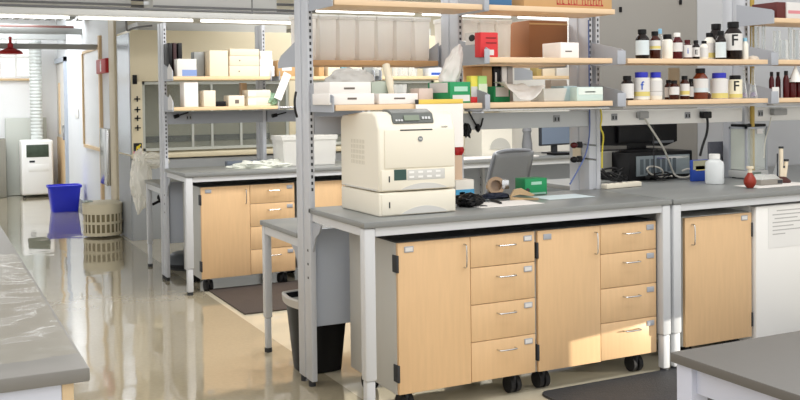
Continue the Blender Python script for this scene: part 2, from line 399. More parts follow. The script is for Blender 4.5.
# shelves ------------------------------------------------------------------
def shelf(x0, x1, D, z, rear, label, bl=None, br=None, th=.028, group='wood shelves on the bench uprights', wm=shelfwood, cap=0, white_tip=False):
    ya, yb = (D+.86, D+1.16) if rear else (D+.36, D+.655)
    o = (x0, ya, z-th); t = thing('shelf', label, 'shelf', o, group=group)
    MB(o).box(x0, x1, ya, yb, z-th, z, .003).build('board', wm, t)
    for bx in (bl, br):
        if bx is None: continue
        if rear:
            pts = [(ya, z-.035), (yb-.01, z-.035), (yb-.01, z-.005), (yb-.06, z+.03), (ya, z+.10)]
        else:
            pts = [(yb, z-.035), (ya-.003, z-.035), (ya-.003, z+.040), (ya+.02, z+.052), (yb, z+.105)]
            pass
        b = MB(o).prism(pts, 'x', bx, bx+.006).build('bracket', brack, t)
        if not rear and cap: MB(o).box(bx+.006-cap, bx+.006, ya-.012, ya-.003, z-.034, z+.042, .003).build('bracket_cap', brack, b)
        if white_tip: MB(o).prism([(ya-.003, z-.02), (ya+.16, z-.02), (ya+.16, z+.06), (ya+.09, z+.10), (ya-.003, z+.05)], 'x', bx-.0025, bx-.0005).build('white_card', labelw, b)
    return t
ZL, ZU, ZT = 1.435, 1.67, 1.94
shelf(.022, .838, 0, ZL, False, 'lower front wood shelf above the printer', .008)
shelf(.882, 1.68, 0, ZL, False, 'lower front wood shelf with tissue box and pale glove box', .872, cap=.030)
shelf(.022, .845, 0, ZT, False, 'top wood shelf over the row of translucent bins', .008)
shelf(.882, 1.70, 0, ZT, False, 'top wood shelf holding the tan carton with red print', .872, cap=.03)
shelf(.882, 1.68, 0, ZU, False, 'upper front wood shelf with red box and white carton', .872, cap=.030)
shelf(.03, .862, 0, ZU, True, 'rear wood shelf carrying the long row of translucent bins', .012, .855, wm=mat('orange_shelf_wood', 'd6a878', .5, var=.08, vscale=9, stretch=(1, 6, 6)))
shelf(.90, 1.73, 0, ZU, True, 'rear wood shelf carrying the big brown cardboard box', .89, 1.735)
shelf(.90, 1.73, 0, ZL, True, 'rear lower wood shelf with the standing binders', .89, 1.735)
shelf(1.785, 2.865, 0, ZL, False, 'lower wood shelf of chemical bottles with blue capped jars', 1.757, cap=.058)
shelf(1.785, 2.865, 0, ZU, False, 'upper wood shelf of dark chemical bottles', 1.757, cap=.058)
shelf(2.945, 4.4, 0, ZL, False, 'lower right wood shelf with dark red bottles', 2.935, cap=.06)
shelf(2.945, 4.4, 0, ZU, False, 'upper right wood shelf with clear glassware', 2.935, cap=.06)
shelf(2.92, 4.4, 0, 1.925, False, 'top right wood shelf with dark red box', 2.91)
shelf(.01, .80, D2, 1.65, False, 'upper shelf of the back bench with cream cartons', .002, .805, white_tip=True, group='shelves of the back bench', wm=maple_edge)
shelf(.01, .86, D2, 1.41, False, 'lower shelf of the back bench with small white boxes', .002, .865, white_tip=True, group='shelves of the back bench', wm=maple_edge)
shelf(.885, 1.72, D2, 1.65, False, 'upper shelf of the back bench with small amber and teal items', .875, 1.73, group='shelves of the back bench', wm=maple_edge)
shelf(1.80, 2.60, D2, 1.65, False, 'far upper back shelf with white and blue box', 1.795, 2.61, group='shelves of the back bench', wm=maple_edge)
# power raceways -------------------------------------------------------------
def raceway(x0, x1, y, z0, z1, label, m_, outlets, lip=True):
    o = (x0, y, z0); t = thing('power_raceway', label, 'power strip', o, group='power raceways under the shelves')
    MB(o).box(x0, x1, y, y+.045, z0, z1, .004).build('channel', m_, t)
    if lip: MB(o).box(x0, x1, y-.20, y-.005, z1+.012, z1+.03, .004).build('light_lip', chrome if m_ is not whitep else steel, t)
    for ox in outlets:
        p = MB(o).box(ox-.022, ox+.022, y-.005, y+.0, z0+.03, z1-.02, .002).build('outlet', mat('outlet_grey', '9b9da0', .5), t)
        for dx in (-.011, .011): MB(o).box(ox+dx-.005, ox+dx+.005, y-.0062, y-.005, (z0+z1)/2-.008, (z0+z1)/2+.012).build('socket', dark, p)
    return t
raceway(.90, 1.74, .66, 1.285, 1.375, 'grey power raceway below the shelf above the green tissue box', mat('raceway_grey', 'c9ccce', .4), (1.515,))
raceway(.03, .86, .66, 1.285, 1.375, 'grey power raceway just left of the cream printer top, below the shelf', brack, (), lip=False)
raceway(1.835, 2.965, .66, 1.285, 1.375, 'white power raceway above the desktop computer', whitep, (1.93, 2.14, 2.50, 2.66))
raceway(3.02, 4.4, .66, 1.285, 1.375, 'white power raceway above the balance', whitep, (3.12,))
raceway(.03, .83, D2+.66, 1.27, 1.37, 'grey power raceway under the back bench shelf', brack, (.2,))
raceway(.87, 1.74, D2+.66, 1.27, 1.37, 'grey power raceway farther along the back bench', brack, ())
# back boards of the right bay; the left one has shade put into its grey
bxm = at(697, 30, y=1.35).x
MB((1.84, 1.35, 0)).box(at(590, 100, y=1.35).x, bxm, 1.35, 1.37, 0, 2.6).build('back_board', mat('shaded_back_board', 'a19e98', .5))
tag(bpy.data.objects['back_board'], 'shade-darkened grey upright back board behind the chemical bottles', 'panel')
MB((3.2, 1.35, 0)).box(bxm+.003, 5.1, 1.35, 1.37, 0, 2.6).build('pale_back_board', mat('pale_back_board', 'c9ccd0', .5))
tag(bpy.data.objects['pale_back_board'], 'pale grey upright back board behind the balance and glassware', 'panel')
for px, py, lab in ((621, 9.5, 'black latch on the grey back board near the tan carton'), (681, 2, 'black latch at the top edge of the grey back board')):
    p = at(px, py, y=1.34); b = MB(p).box(p.x-.009, p.x+.009, 1.338, 1.3495, p.z-.018, p.z+.018, .002).build('latch', black); tag(b, lab, 'latch')

# ================================================================= CABINETS
def handle(o, t, a, b, off=.026, r=.0036):
    a, b = Vector(a), Vector(b); d = Vector((0, -off, 0))
    MB(o).tube([a, a+d*.7, a+d+(b-a)*.08, b+d+(a-b)*.08, b+d*.7, b], r, 8, 1).build('handle', chrome, t, label='chrome bar handle')
def label_holder(o, t, x, y, z):
    p = MB(o).box(x-.024, x+.024, y-.004, y, z-.014, z+.014, .002).build('label_holder', brack, t)
    MB(o).box(x-.019, x+.019, y-.0046, y-.004, z-.009, z+.009).build('card', labelw, p)
def front(o, t, name, x0, x1, z0, z1, y):
    return MB(o).box(x0, x1, y-.02, y, z0, z1, .002).build(name, maple, t)
def caster(o, t, x, y):
    c = MB(o); c.cyl((x-.030, y, .042), (x-.006, y, .042), .042, seg=20); c.cyl((x+.006, y, .042), (x+.030, y, .042), .042, seg=20)
    co = c.build('caster', rubber, t)
    MB(o).box(x-.007, x+.007, y-.03, y+.03, .05, .10, .004).build('caster_fork', dark, co)
def cabinet(x0, y0, w, label, door_left=True):
    x1 = x0+w; z0, z1 = .10, .806; o = (x0, y0, 0); t = thing('mobile_cabinet', label, 'cabinet', o, group='mobile maple cabinets under the benches')
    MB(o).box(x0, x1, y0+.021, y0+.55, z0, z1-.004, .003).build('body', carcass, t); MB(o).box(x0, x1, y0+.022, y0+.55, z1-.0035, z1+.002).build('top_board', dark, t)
    xs = x0+w*.512
    dr = front(o, t, 'door', x0+.004, xs-.0015, z0+.004, z1-.004, y0+.02)
    handle(o, dr, (xs-.035, y0, z1-.035), (xs-.035, y0, z1-.145)); label_holder(o, dr, x0+.06, y0, z1-.035)
    for z in (z0+.10, z1-.10): MB(o).box(x0-.004, x0+.008, y0-.003, y0+.045, z-.04, z+.04, .002).build('hinge', dark, dr)
    hs = [.150, .178, .178, .192]; z = z1-.004
    for h in hs:
        d = front(o, t, 'drawer', xs+.0015, x1-.004, z-h+.003, z, y0+.02)
        xm = (xs+x1)/2+.01; handle(o, d, (xm-.05, y0, z-.05), (xm+.05, y0, z-.05), .03); label_holder(o, d, x1-.045, y0, z-.03); z -= h
    for cx in (x0+.07, x1-.09):
        for cy in (y0+.08, y0+.47): caster(o, t, cx, cy)
    return t
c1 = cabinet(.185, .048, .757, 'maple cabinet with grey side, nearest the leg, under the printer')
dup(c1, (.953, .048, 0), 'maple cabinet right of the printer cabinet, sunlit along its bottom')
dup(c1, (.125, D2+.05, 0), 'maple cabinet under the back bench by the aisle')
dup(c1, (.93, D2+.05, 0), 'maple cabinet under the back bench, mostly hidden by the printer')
# right cabinet: one door hinged on the right
x0, x1, y0, z0, z1 = 1.905, 2.40, .05, .10, .805
o = (x0, y0, 0); t = thing('mobile_cabinet', 'single door maple cabinet beside the white refrigerator', 'cabinet', o, group='mobile maple cabinets under the benches')
MB(o).box(x0, x1, y0+.021, y0+.55, z0, z1, .003).build('body', carcass, t)
dr = front(o, t, 'door', x0+.004, x1-.004, z0+.004, z1-.004, y0+.02); handle(o, dr, (x0+.05, y0, z1-.04), (x0+.05, y0, z1-.15))
label_holder(o, dr, x1-.06, y0, z1-.03)
for z in (z0+.10, z1-.10): MB(o).box(x1-.008, x1+.004, y0-.003, y0+.03, z-.04, z+.04, .002).build('hinge', dark, dr)
for cx in (x0+.07, x1-.07):
    for cy in (y0+.08, y0+.47): caster(o, t, cx, cy)
# refrigerator
x0, x1, y0 = 2.41, 3.03, .03; o = (x0, y0, 0)
t = thing('refrigerator', 'white undercounter refrigerator with paper notice on its door', 'refrigerator', o)
MB(o).box(x0, x1, y0+.045, y0+.60, .03, .834, .008).build('body', whitep, t)
dr = MB(o).box(x0, x1, y0, y0+.042, .08, .834, .01).build('door', whitep, t)
MB(o).box(x0+.02, x1-.02, y0+.03, y0+.05, 0, .079).build('kick_plate', dark, t)
a, b = at(768, 207, y=y0), at(800, 245, y=y0)
pn = MB(o).box(a.x, a.x+.33, y0-.002, y0-.0005, b.z, a.z).build('notice', mat('notice_paper', 'e9e8e6', .7), dr)
k = MB(o)
for i, (u, v) in enumerate(((.2, .8), (.1, .9), (.15, .7), (.1, .85), (.1, .6), (.1, .8), (.1, .4))):
    zz = a.z-.025-i*.022; k.box(a.x+.33*u, a.x+.33*v, y0-.0026, y0-.002, zz-.003, zz+.003)
k.build('print_lines', mat('faded_print', 'b3b1b0', .7), pn)

# ========================================================== FOREGROUND TABLES
o = (-1.435, -1.79, 0); t = thing('lab_counter', 'grey topped counter in the left foreground corner', 'bench', o)
MB(o).box(-3.0, -1.435, -1.79, 2.2, .885, .915, .004).build('worktop', mat('near_grey_worktop', '84817c', .38, var=.06, vscale=25), t)
MB(o).box(-3.0, -1.49, -1.775, 2.15, .10, .884, .002).build('cabinet_body', mat('lavender_white_panel', 'd6d9e4', .5), t)
MB(o).box(-1.4895, -1.466, -1.775, 2.15, .10, .884, .002).build('wood_edge', maple_edge, t)
MB(o).box(-3.0, -1.53, -1.72, 2.10, 0, .099).build('kick_plate', dark, t)
def filmf(u, v):
    x = -2.6+1.15*u; y = -1.72+1.55*v
    h = noise.noise(Vector((x*7, y*9, .3)))*.007+noise.noise(Vector((x*15, y*13, 2)))*.004
    return (x, y, .928+h)
fm = MB((-2, -1, .92)).grid(filmf, 110, 150).build('plastic_film', film)
tag(fm, 'clear wrinkled plastic film lying on the left foreground counter', 'plastic sheet')

p = at(670, 352, z=.76); ox, oy = p.x, p.y; o = (ox, oy, 0)
t = thing('table', 'dark grey topped table in the right foreground corner', 'table', o)
MB(o).box(ox, ox+1.8, oy-.9, oy, .733, .76, .003).build('tabletop', mat('dark_table_top', '66635f', .4, var=.05, vscale=80), t)
a = MB(o); a.box(ox+.07, ox+1.73, oy-.06, oy-.03, .66, .732); a.box(ox+.03, ox+.06, oy-.83, oy-.07, .66, .732); a.build('frame', mat('lavender_steel', 'c9ccda', .4), t)
for lx in (ox+.012, ox+1.72):
    for ly in (oy-.07, oy-.89): MB(o).box(lx, lx+.06, ly, ly+.06, 0, .732, .006).build('leg', MATS['lavender_steel'], t)

# ============================================================== FLOOR ITEMS
tag(MB((.19, 2.4, 0)).box(.19, 1.75, 2.42, 3.36, .001, .012, .004).build('floor_mat', matm), 'dark brown mat on the floor in front of the back bench', 'mat')
b = MB((.93, -.9, 0)); r = .05
pts = [(.94, -1.1), (3.0, -1.1), (3.0, .03), (.94+r, .03)]+[(.94+r-r*math.sin(a), .03-r+r*math.cos(a)) for a in (.4, .8, 1.2)]+[(.94, .03-r)]
b.prism(pts, 'z', .001, .013); tag(b.build('floor_mat', matb), 'black rounded corner mat in front of the printer bench cabinets', 'mat')
# trash can
tc = (.155, .99, 0); t = thing('trash_can', 'black plastic trash can with pale liner rim under the desk', 'trash can', tc)
prof = [(.105, 0), (.115, .003), (.15, .38), (.158, .385), (.158, .40), (.147, .40), (.112, .012), (0, .012)]
MB().lathe(prof, seg=32, sq=.55).build('bin', black, t)
MB().lathe([(.164, .36), (.168, .40), (.162, .408), (.15, .405), (.145, .37)], seg=32, sq=.55).build('liner_rim', mat('grey_liner', 'b9b6b0', .5), t)
# blue recycling bin
p = at(64, 211.5, z=0); bx, by = p.x+.02, p.y+.10; t = thing('recycling_bin', 'blue plastic recycling bin on the aisle floor', 'bin', (bx, by, 0))
b = MB(); 
def tub(mb, w0, d0, w1, d1, h, th):
    bb = bmesh.new()
    def ring(w, d, z): 
        r = min(w, d)*.16; out = []
        for sx, sy, a0 in ((1, 1, 0), (-1, 1, PI/2), (-1, -1, PI), (1, -1, 1.5*PI)):
            for k in range(4):
                a = a0+k*PI/6; out.append(bb.verts.new((sx*(w/2-r)+r*math.cos(a), sy*(d/2-r)+r*math.sin(a), z)))
        return out
    R = [ring(w0, d0, 0), ring(w1, d1, h), ring(w1-2*th, d1-2*th, h), ring(w0-2*th, d0-2*th, th)]
    n = len(R[0])
    for A, B in zip(R, R[1:]):
        for i in range(n): bb.faces.new((A[i], A[(i+1) % n], B[(i+1) % n], B[i]))
    bb.faces.new(R[0][::-1]); bb.faces.new(R[-1]); mb._add(bb)
tub(b, .33, .26, .40, .33, .335, .008); b.build('tub', bluebin, t)
b = MB(); tub(b, .425, .355, .43, .36, .03, .014); rm = b.build('rim', bluebin, t); rm.location.z = .315
# hamper / round slatted basket
p = at(106, 238, z=0); cx, cy = p.x, p.y+.19; t = thing('round_hamper', 'round beige slatted hamper against the aisle wall', 'hamper', (min(cx, WX-.205), cy, 0))
t.scale = (1.07, 1.07, 1.07)
hb = mat('hamper_beige', 'ddd3b8', .5)
MB().lathe([(.16, .03), (.17, .04), (.178, .30), (.17, .30), (.16, .05), (0, .05)], seg=28).build('inner_tub', mat('hamper_tan', '8f8466', .7), t)
b = MB()
for i in range(24):
    a = 2*PI*i/24; c, s = math.cos(a), math.sin(a); b.box(-.014, .014, -.004, .004, .02, .26)
    for v in b.bm.verts[-8:]: pass
b.bm.clear()
for i in range(24):
    a = 2*PI*i/24; q = bmesh.new(); bmesh.ops.create_cube(q, size=1)
    M_ = Matrix.Rotation(a, 4, 'Z') @ Matrix.Translation((.183, 0, .14)) @ Matrix.Diagonal((.008, .016, .25, 1)); b._add(q, M_)
b.build('slats', hb, t)
for z0, z1, r in ((.02, .05, .188), (.135, .16, .192), (.235, .335, .193)):
    MB().lathe([(r-.012, z0), (r, z0), (r+.004, z1), (r-.010, z1), (r-.012, z0)], seg=32).build('band', hb, t)
MB().lathe([(.185, .335), (.16, .352), (.05, .358), (0, .358)], seg=28).build('lid', hb, t)
MB().box(-.19, -.10, -.06, .03, .355, .368, .004).build('lid_handle', mat('grey_green_plastic', 'a9b3ac', .5), t)
# portable air conditioner
p = at(22, 196.5, z=0); ax0 = p.x; q = at(54, 197, y=p.y); ax1 = min(q.x, WX-.06); ay = p.y-.3
ax0 = at(22, 190, y=ay).x; ax1 = at(54, 190, y=ay).x; o = (ax0, ay, 0)
t = thing('portable_air_conditioner', 'white portable air conditioner with hose at the aisle end', 'air conditioner', o)
zt = at(40, 140, y=ay).z
MB(o).box(ax0, ax1, ay, ay+.40, .04, zt, .03, 3).build('body', whitep, t)
W = ax1-ax0
g = MB(o).box(ax0+W*.16, ax1-W*.14, ay-.006, ay+.01, zt-.26, zt-.07, .006).build('grille', mat('dark_green_grille', '3f4a3c', .5, var=.5, vscale=14), t)
MB(o).box(ax0+W*.25, ax0+W*.42, ay-.004, ay+.01, zt-.34, zt-.31, .003).build('display', dark, t)
MB(o).box(ax0+W*.22, ax1-W*.14, ay-.005, ay+.01, zt-.48, zt-.37, .004).build('drawer_panel', whitep, t)
for sx in (ax0+.04, ax1-.04): MB(o).cyl((sx, ay+.05, 0), (sx, ay+.05, .045), .022).build('caster', rubber, t)
b = MB(o); hx = ax0+W*.55; prof = []
for i in range(60): prof.append((.085 if i % 2 else .095, zt-.01+i*.026))
b.lathe(prof, (hx, ay+.24, 0), seg=18); b.build('exhaust_hose', mat('hose_grey', 'cfd3d0', .5), t)
# grey locker behind
tag(MB((-.62, 12.2, 0)).box(-.60, .0, 12.15, 12.28, 0.005, 1.21, .004).build('flat_cabinet', mat('grey_green_locker', 'c3c6be', .5)), 'flat pale grey panel leaning behind the portable air conditioner', 'panel')
tag(MB((-.9, 11.9, 0)).box(-1.0, -.62, 11.9, 12.2, .005, .9, .004).build('low_cabinet', mat('grey_dark_cabinet', '8e8b80', .6)), 'low dark grey cabinet at the left edge of the aisle end', 'cabinet')
# emergency shower head
p = at(10.5, 54, y=8.2); o = (p.x, 8.2, p.z)
t = thing('emergency_shower', 'red bell shaped emergency shower head hanging over the aisle', 'shower head', o)
MB().lathe([(.135, 0), (.138, .01), (.12, .035), (.06, .06), (.032, .075), (.03, .12), (.02, .13), (0, .13)], seg=24).build('bell', redp, t)
MB().cyl((0, 0, .13), (0, 0, .20), .016).build('pipe', redp, t)
# fire alarm etc on the wall
def wallbox(px0, px1, py0, py1, dep, mm, name, label, cat, bev=.004):
    a = at(px0, py0, x=WX-dep); b = at(px1, py1, x=WX-dep); ys = sorted((a.y, b.y)); zs = sorted((a.z, b.z))
    o = MB((WX, ys[0], zs[0])).box(WX-dep, WX-.001, ys[0], ys[1], zs[0], zs[1], bev).build(name, mm); tag(o, label, cat); return ys, zs
ys, zs = on_wall(95.5, 106)[:2], None
a = at(96, 61, x=WX-.06); b = at(105.5, 72.5, x=WX-.06)
t = thing('fire_alarm', 'red fire alarm box with white figure on the aisle wall', 'fire alarm', (WX, b.y, b.z))
MB((WX, b.y, b.z)).box(WX-.06, WX-.001, b.y, a.y, b.z, a.z+.01, .006).build('housing', redp, t)
ym = (a.y+b.y)/2; zm = (a.z+b.z)/2; k = MB((WX, b.y, b.z)); k.box(WX-.063, WX-.06, ym-.035, ym+.035, zm-.06, zm+.03); k.ball((WX-.062, ym, zm+.05), .022, (.2, 1, 1)); k.build('white_figure', whitep, t)
# noticeboard
a = at(82, 54, x=WX-.03); b = at(100, 148, x=WX-.03); o = (WX, b.y, b.z); zb = at(84, 144, x=WX-.03).z
t = thing('noticeboard', 'tall wood framed white board on the aisle wall', 'board', o); zt = a.z
MB(o).box(WX-.012, WX-.001, b.y, a.y, zb, zt).build('panel', mat('glossy_white_board', 'e9ecf0', .25), t)
k = MB(o); k.box(WX-.035, WX-.001, b.y-.09, b.y, zb-.7, zt+.16); k.box(WX-.035, WX-.001, a.y, a.y+.05, zb, zt); k.box(WX-.034, WX-.001, b.y, a.y, zb-.04, zb); k.box(WX-.034, WX-.001, b.y, a.y, zt, zt+.03); k.build('frame', maple_edge, t)
wallbox(99.5, 107, 128, 186, .07, chrome, 'steel_wall_box', 'narrow steel box fixed low on the aisle wall above the hamper', 'box')
wallbox(75, 78, 109, 118, .015, whitep, 'light_switch', 'small light switch on the aisle wall left of the noticeboard', 'switch', .002)
# plastic bag draped on the far desk corner
def blob(c, rx, ry, rz_, seed, amp=.25, sub=4, flat=0):
    b = bmesh.new(); bmesh.ops.create_icosphere(b, subdivisions=sub, radius=1)
    for v in b.verts:
        n = v.co.normalized(); k = 1+amp*noise.noise(n*2.3+Vector((seed, 0, 0)))+amp*.6*noise.noise(n*6+Vector((0, seed, 0)))
        v.co = Vector((c[0]+n.x*rx*k, c[1]+n.y*ry*k, c[2]+max(n.z, -flat if flat else -2)*rz_*k))
    return b
p = at(140, 182, y=4.86); mb = MB((p.x, 4.86, .6)); mb._add(blob((p.x+.01, 4.88, .74), .09, .09, .27, 3.1)); mb._add(blob((p.x+.12, 4.90, .92), .15, .10, .07, 5.2))
tag(mb.build('plastic_bag', glassy('bag_plastic', 'fdfaf0', .5, .3)), 'crumpled translucent plastic bag hung on the far desk corner by the aisle', 'plastic bag')

# =========================================================== CEILING FIXTURES
def light_run(x0, x1, y, z, label, ends):
    o = (x0, y, z); t = thing('ceiling_light', label, 'light', o, group='suspended strip lights')
    MB(o).box(x0, x1, y-.07, y+.07, z+.022, z+.075, .006).build('housing', ductm, t)
    MB(o).box(x0, x1, y-.02, y+.02, z+.085, z+.10).build('cable_rail', ductd, t)
    for a, b in ends: MB(o).cyl((a, y, z+.006), (b, y, z+.006), .011, seg=12).build('tube', tubem, t)
    for a in (x0+.4, x1-.4): MB(o).cyl((a, y, z+.075), (a, y, 2.95), .006, seg=8).build('hanger', ductd, t)
light_run(-3.2, 1.28, 4.3, 2.138, 'strip light hung across the aisle above the back bench', [(-1.9, -.66), (-.59, .35), (.42, 1.26)])
light_run(1.7, 5.2, 5.1, 2.33, 'strip light above the right end of the back bench', [(1.8, 2.9), (3.0, 4.1), (4.2, 5.1)])
# ducts
def duct(x0, x1, y0, y1, z0, z1, label, m_=ductm):
    o = (x0, y0, z0); t = thing('ceiling_duct', label, 'duct', o, group='overhead ducts and trays')
    MB(o).box(x0, x1, y0, y1, z0, z1, .01).build('body', m_, t)
    b = MB(o)
    b.box(x0, x1, y0-.012, y0-.001, z0+.01, z0+.03); b.box(x0, x1, y0-.012, y0-.001, z1-.05, z1-.03)
    b.build('flange', ductd, t)
duct(-3.2, -.03, 5.0, 5.4, 2.31, 2.45, 'grey overhead duct across the aisle, left of the hood')
duct(.10, 1.25, 4.7, 5.1, 2.275, 2.45, 'grey overhead duct above the cream cartons')
b = MB((.0, 5.2, 2.3))
for z in (2.29, 2.34, 2.40): b.tube([(-.1, 5.2, z), (2.6, 5.2, z)], .014, 8)
b.tube([(-.03, 5.3, 2.25), (.0, 5.4, 2.2), (.02, 5.5, 2.12), (.1, 5.6, 2.17), (.3, 5.7, 2.2)], .010, 8, 2)
tag(b.build('conduit', ductd), 'dark grey conduit pipes above the fume hood', 'pipe')

# =================================================================== PRINTER
PX0, PX1, PYF, PYB = .14, .548, .137, .585; o = (PX0, PYF, .915)
t = thing('printer', 'cream laser printer with two paper trays on the front bench', 'printer', o)
zb, zs, zt = .916, 1.03, 1.388
MB(o).box(PX0, PX1, PYF, PYB, zb, zs-.004, .008, 3).build('lower_tray_unit', cream, t)
w_ = PX1-PX0
prof = [(PYF+.006, zs), (PYF, zs+.01), (PYF, 1.318), (PYF+.012, 1.338), (PYF+.03, 1.385), (PYF+.07, zt+.012), (PYF+.16, zt+.014), (PYB-.02, zt-.006), (PYB, zt-.03), (PYB, zs)]
b = MB(o); b.prism(prof, 'x', PX0, PX1)
bo = b.build('body', cream, t)
bv = bo.modifiers.new('soft_edges', 'BEVEL'); bv.width = .010; bv.segments = 3; bv.limit_method = 'ANGLE'; bv.angle_limit = math.radians(50)
# front door panel and tray faces
MB(o).box(PX0+.03, PX1-.012, PYF-.006, PYF+.004, 1.138, 1.318, .004).build('front_door', cream, t)
MB(o).box(PX0+.11, PX0+.28, PYF-.007, PYF-.0055, 1.312, 1.318).build('output_slot', dark, t)
def dip(zlow, h, name, par):
    pts = [(PX0+.11+.25*i/16, zlow+h*(math.sin(PI*i/16)**.8)) for i in range(17)]
    MB(o).prism(pts, 'y', PYF-.0075, PYF-.0045).build(name, creamd, par)
tr = MB(o).box(PX0+.012, PX1-.008, PYF-.005, PYF+.004, 1.036, 1.132, .004).build('paper_tray', cream, t)
dip(1.037, .028, 'tray_grip', tr)
tr2 = MB(o).box(PX0+.012, PX1-.008, PYF-.005, PYF+.004, .922, 1.020, .004).build('paper_tray', cream, t)
dip(.923, .034, 'tray_grip', tr2)
for z in (1.075, .955): MB(o).box(PX0+.048, PX0+.054, PYF-.0065, PYF-.004, z, z+.028).build('paper_gauge', dark, t)
MB(o).box(PX0+.076, PX0+.140, PYF-.0065, PYF-.004, 1.082, 1.132).build('model_label', mat('dark_green_label', '33504a', .4), t)
MB(o).box(PX0+.145, PX0+.345, PYF-.0062, PYF-.004, 1.080, 1.128, .002).build('icon_strip', creamd, t)
for i in range(4):
    for k in range(2): MB(o).box(PX0+.155+i*.047, PX0+.18+i*.047, PYF-.0072, PYF-.006, 1.090+k*.022, 1.099+k*.022).build('icon', whitep, t)
# round badge and nameplate
b = MB(o); b.cyl((PX0+.215, PYF-.006, 1.272), (PX0+.215, PYF-.009, 1.272), .0125, seg=20); bd = b.build('badge', mat('badge_grey', '7d8184', .3), t)
text('hp', .014, (PX0+.215-PX0, -.0095, 1.273-.915), bd, whitep, 'badge_lettering')
text('LaserJet', .011, (PX1-.06-PX0, -.001, 1.327-.915), t, inkgrey, 'nameplate')
# control panel: dark sloping console on the top front
cp = [(PYF+.008, 1.343), (PYF+.026, 1.392), (PYF+.075, 1.412), (PYF+.13, 1.412), (PYF+.13, 1.39), (PYF+.03, 1.36)]
b = MB(o); b.prism(cp, 'x', PX0+.08, PX0+.30); po = b.build('control_panel', pdark, t)
bv = po.modifiers.new('soft_edges', 'BEVEL'); bv.width = .006; bv.segments = 2
Mx = Matrix.Translation((0, PYF+.016, 1.367)) @ Matrix.Rotation(math.radians(-20), 4, 'X')
def cpbox(x0, x1, u0, u1, mm, name):
    q = bmesh.new(); bmesh.ops.create_cube(q, size=1); b = MB(o)
    b._add(q, Mx @ Matrix.Translation(((x0+x1)/2, -.003, (u0+u1)/2)) @ Matrix.Diagonal((x1-x0, .006, u1-u0, 1))); b.build(name, mm, po)
cpbox(PX0+.14, PX0+.22, -.010, .016, mat('lcd_green_grey', '7d8878', .2), 'display')
for i in range(3): cpbox(PX0+.095+i*.014, PX0+.104+i*.014, -.012, -.004, steel, 'button')
for i in range(3): cpbox(PX0+.235+i*.016, PX0+.246+i*.016, -.004, .008, steel, 'button')
# side vents
b = MB(o)
for i in range(9):
    for k in range(5): b.box(PX0-.0012, PX0-.0004, PYF+.16+i*.018, PYF+.166+i*.018, 1.15+k*.025, 1.168+k*.025)
b.build('side_vent', mat('vent_cream', 'd2ccbc', .5), t)
MB(o).box(PX0-.002, PX0, PYF+.03, PYB-.05, 1.034, 1.04).build('side_seam', creamd, t)

# ============================================================ BOXES HELPERS
def pbox(px0, px1, pyt, zb, y, dep, mm, label, cat='box', name='carton', group=None, bev=.003, lid=None, marks=None, rz=0):
    """box whose front face stands at depth y on height zb"""
    a = at(px0, pyt, y=y); b = at(px1, pyt, y=y); h = (a.z+b.z)/2-zb; w = b.x-a.x
    t = thing(name, label, cat, (a.x, y, zb+.0008), rz, group)
    MB().box(0, w, 0, dep, 0, h, bev).build('body', mm, t)
    if lid: MB().box(-.002, w+.002, -.002, dep+.002, h-lid[0], h+.001, bev).build('lid', lid[1], t)
    for (u0, u1, v0, v1, m2) in marks or ():
        MB().box(w*u0, w*u1, -.0015, -.0003, h*v0, h*v1).build('printed_mark', m2, t)
    return t, w, h

# lower front shelf, bay one
gB = 'white cartons on the shelf over the printer'
t1, w1, h1 = pbox(329, 374.5, 93.5, ZL, .375, .22, white, 'white flat carton at the bottom of the pair over the printer', group=gB, marks=((.40, .60, .45, .62, inkgrey), (0.02, .06, .2, .9, brack)))
t2, w2, h2 = pbox(329.5, 371, 82, ZL+h1, .380, .21, white, 'white flat carton on top of the pair over the printer', group=gB, marks=((.34, .60, .35, .52, inkgrey),))
pbox(379, 418, 93.5, ZL, .375, .2, white, 'single white flat carton right of the stacked pair', group=gB, marks=((.38, .66, .45, .6, inkgrey),))
t3, w3, h3 = pbox(371.5, 392, 81.5, ZL, .56, .09, mat('grey_green_card', 'b9c3b6', .6), 'grey and green carton behind the white cartons', marks=((0, 1, .12, .42, greenp),))
p = at(352, 82, y=.46); mb = MB((p.x, .47, p.z)); mb._add(blob((p.x, .48, ZL+h1+h2+.002), .13, .07, .065, 2.2, .18, 4, .01)); 
tag(mb.build('plastic_pouch', mat('grey_pouch', 'b4b1ac', .4)), 'crumpled grey plastic pouch lying on the white cartons', 'pouch')
a = at(397, 93, y=.47); b_ = at(386, 65, y=.60); mb = MB((a.x, .47, ZL)); mb.cyl((a.x, .51, ZL+.02), (b_.x, .60, b_.z), .020); tag(mb.build('cardboard_tube', mat('cream_tube', 'ece2cb', .6)), 'leaning cream cardboard tube between the cartons', 'tube')
p = at(401, 92, y=.44); t = thing('clear_cup', 'clear plastic cup on the single white carton', 'cup', (p.x, .45, at(400, 93.5, y=.375).z+.001)); MB().lathe([(.0, .0), (.03, .0), (.036, .045), (.033, .045), (.028, .004), (0, .004)]).build('body', clear, t)
pbox(419, 433, 88.5, ZL, .50, .1, mat('pinkish_card', 'dfcdc4', .6), 'small pinkish card box behind the yellow strip')
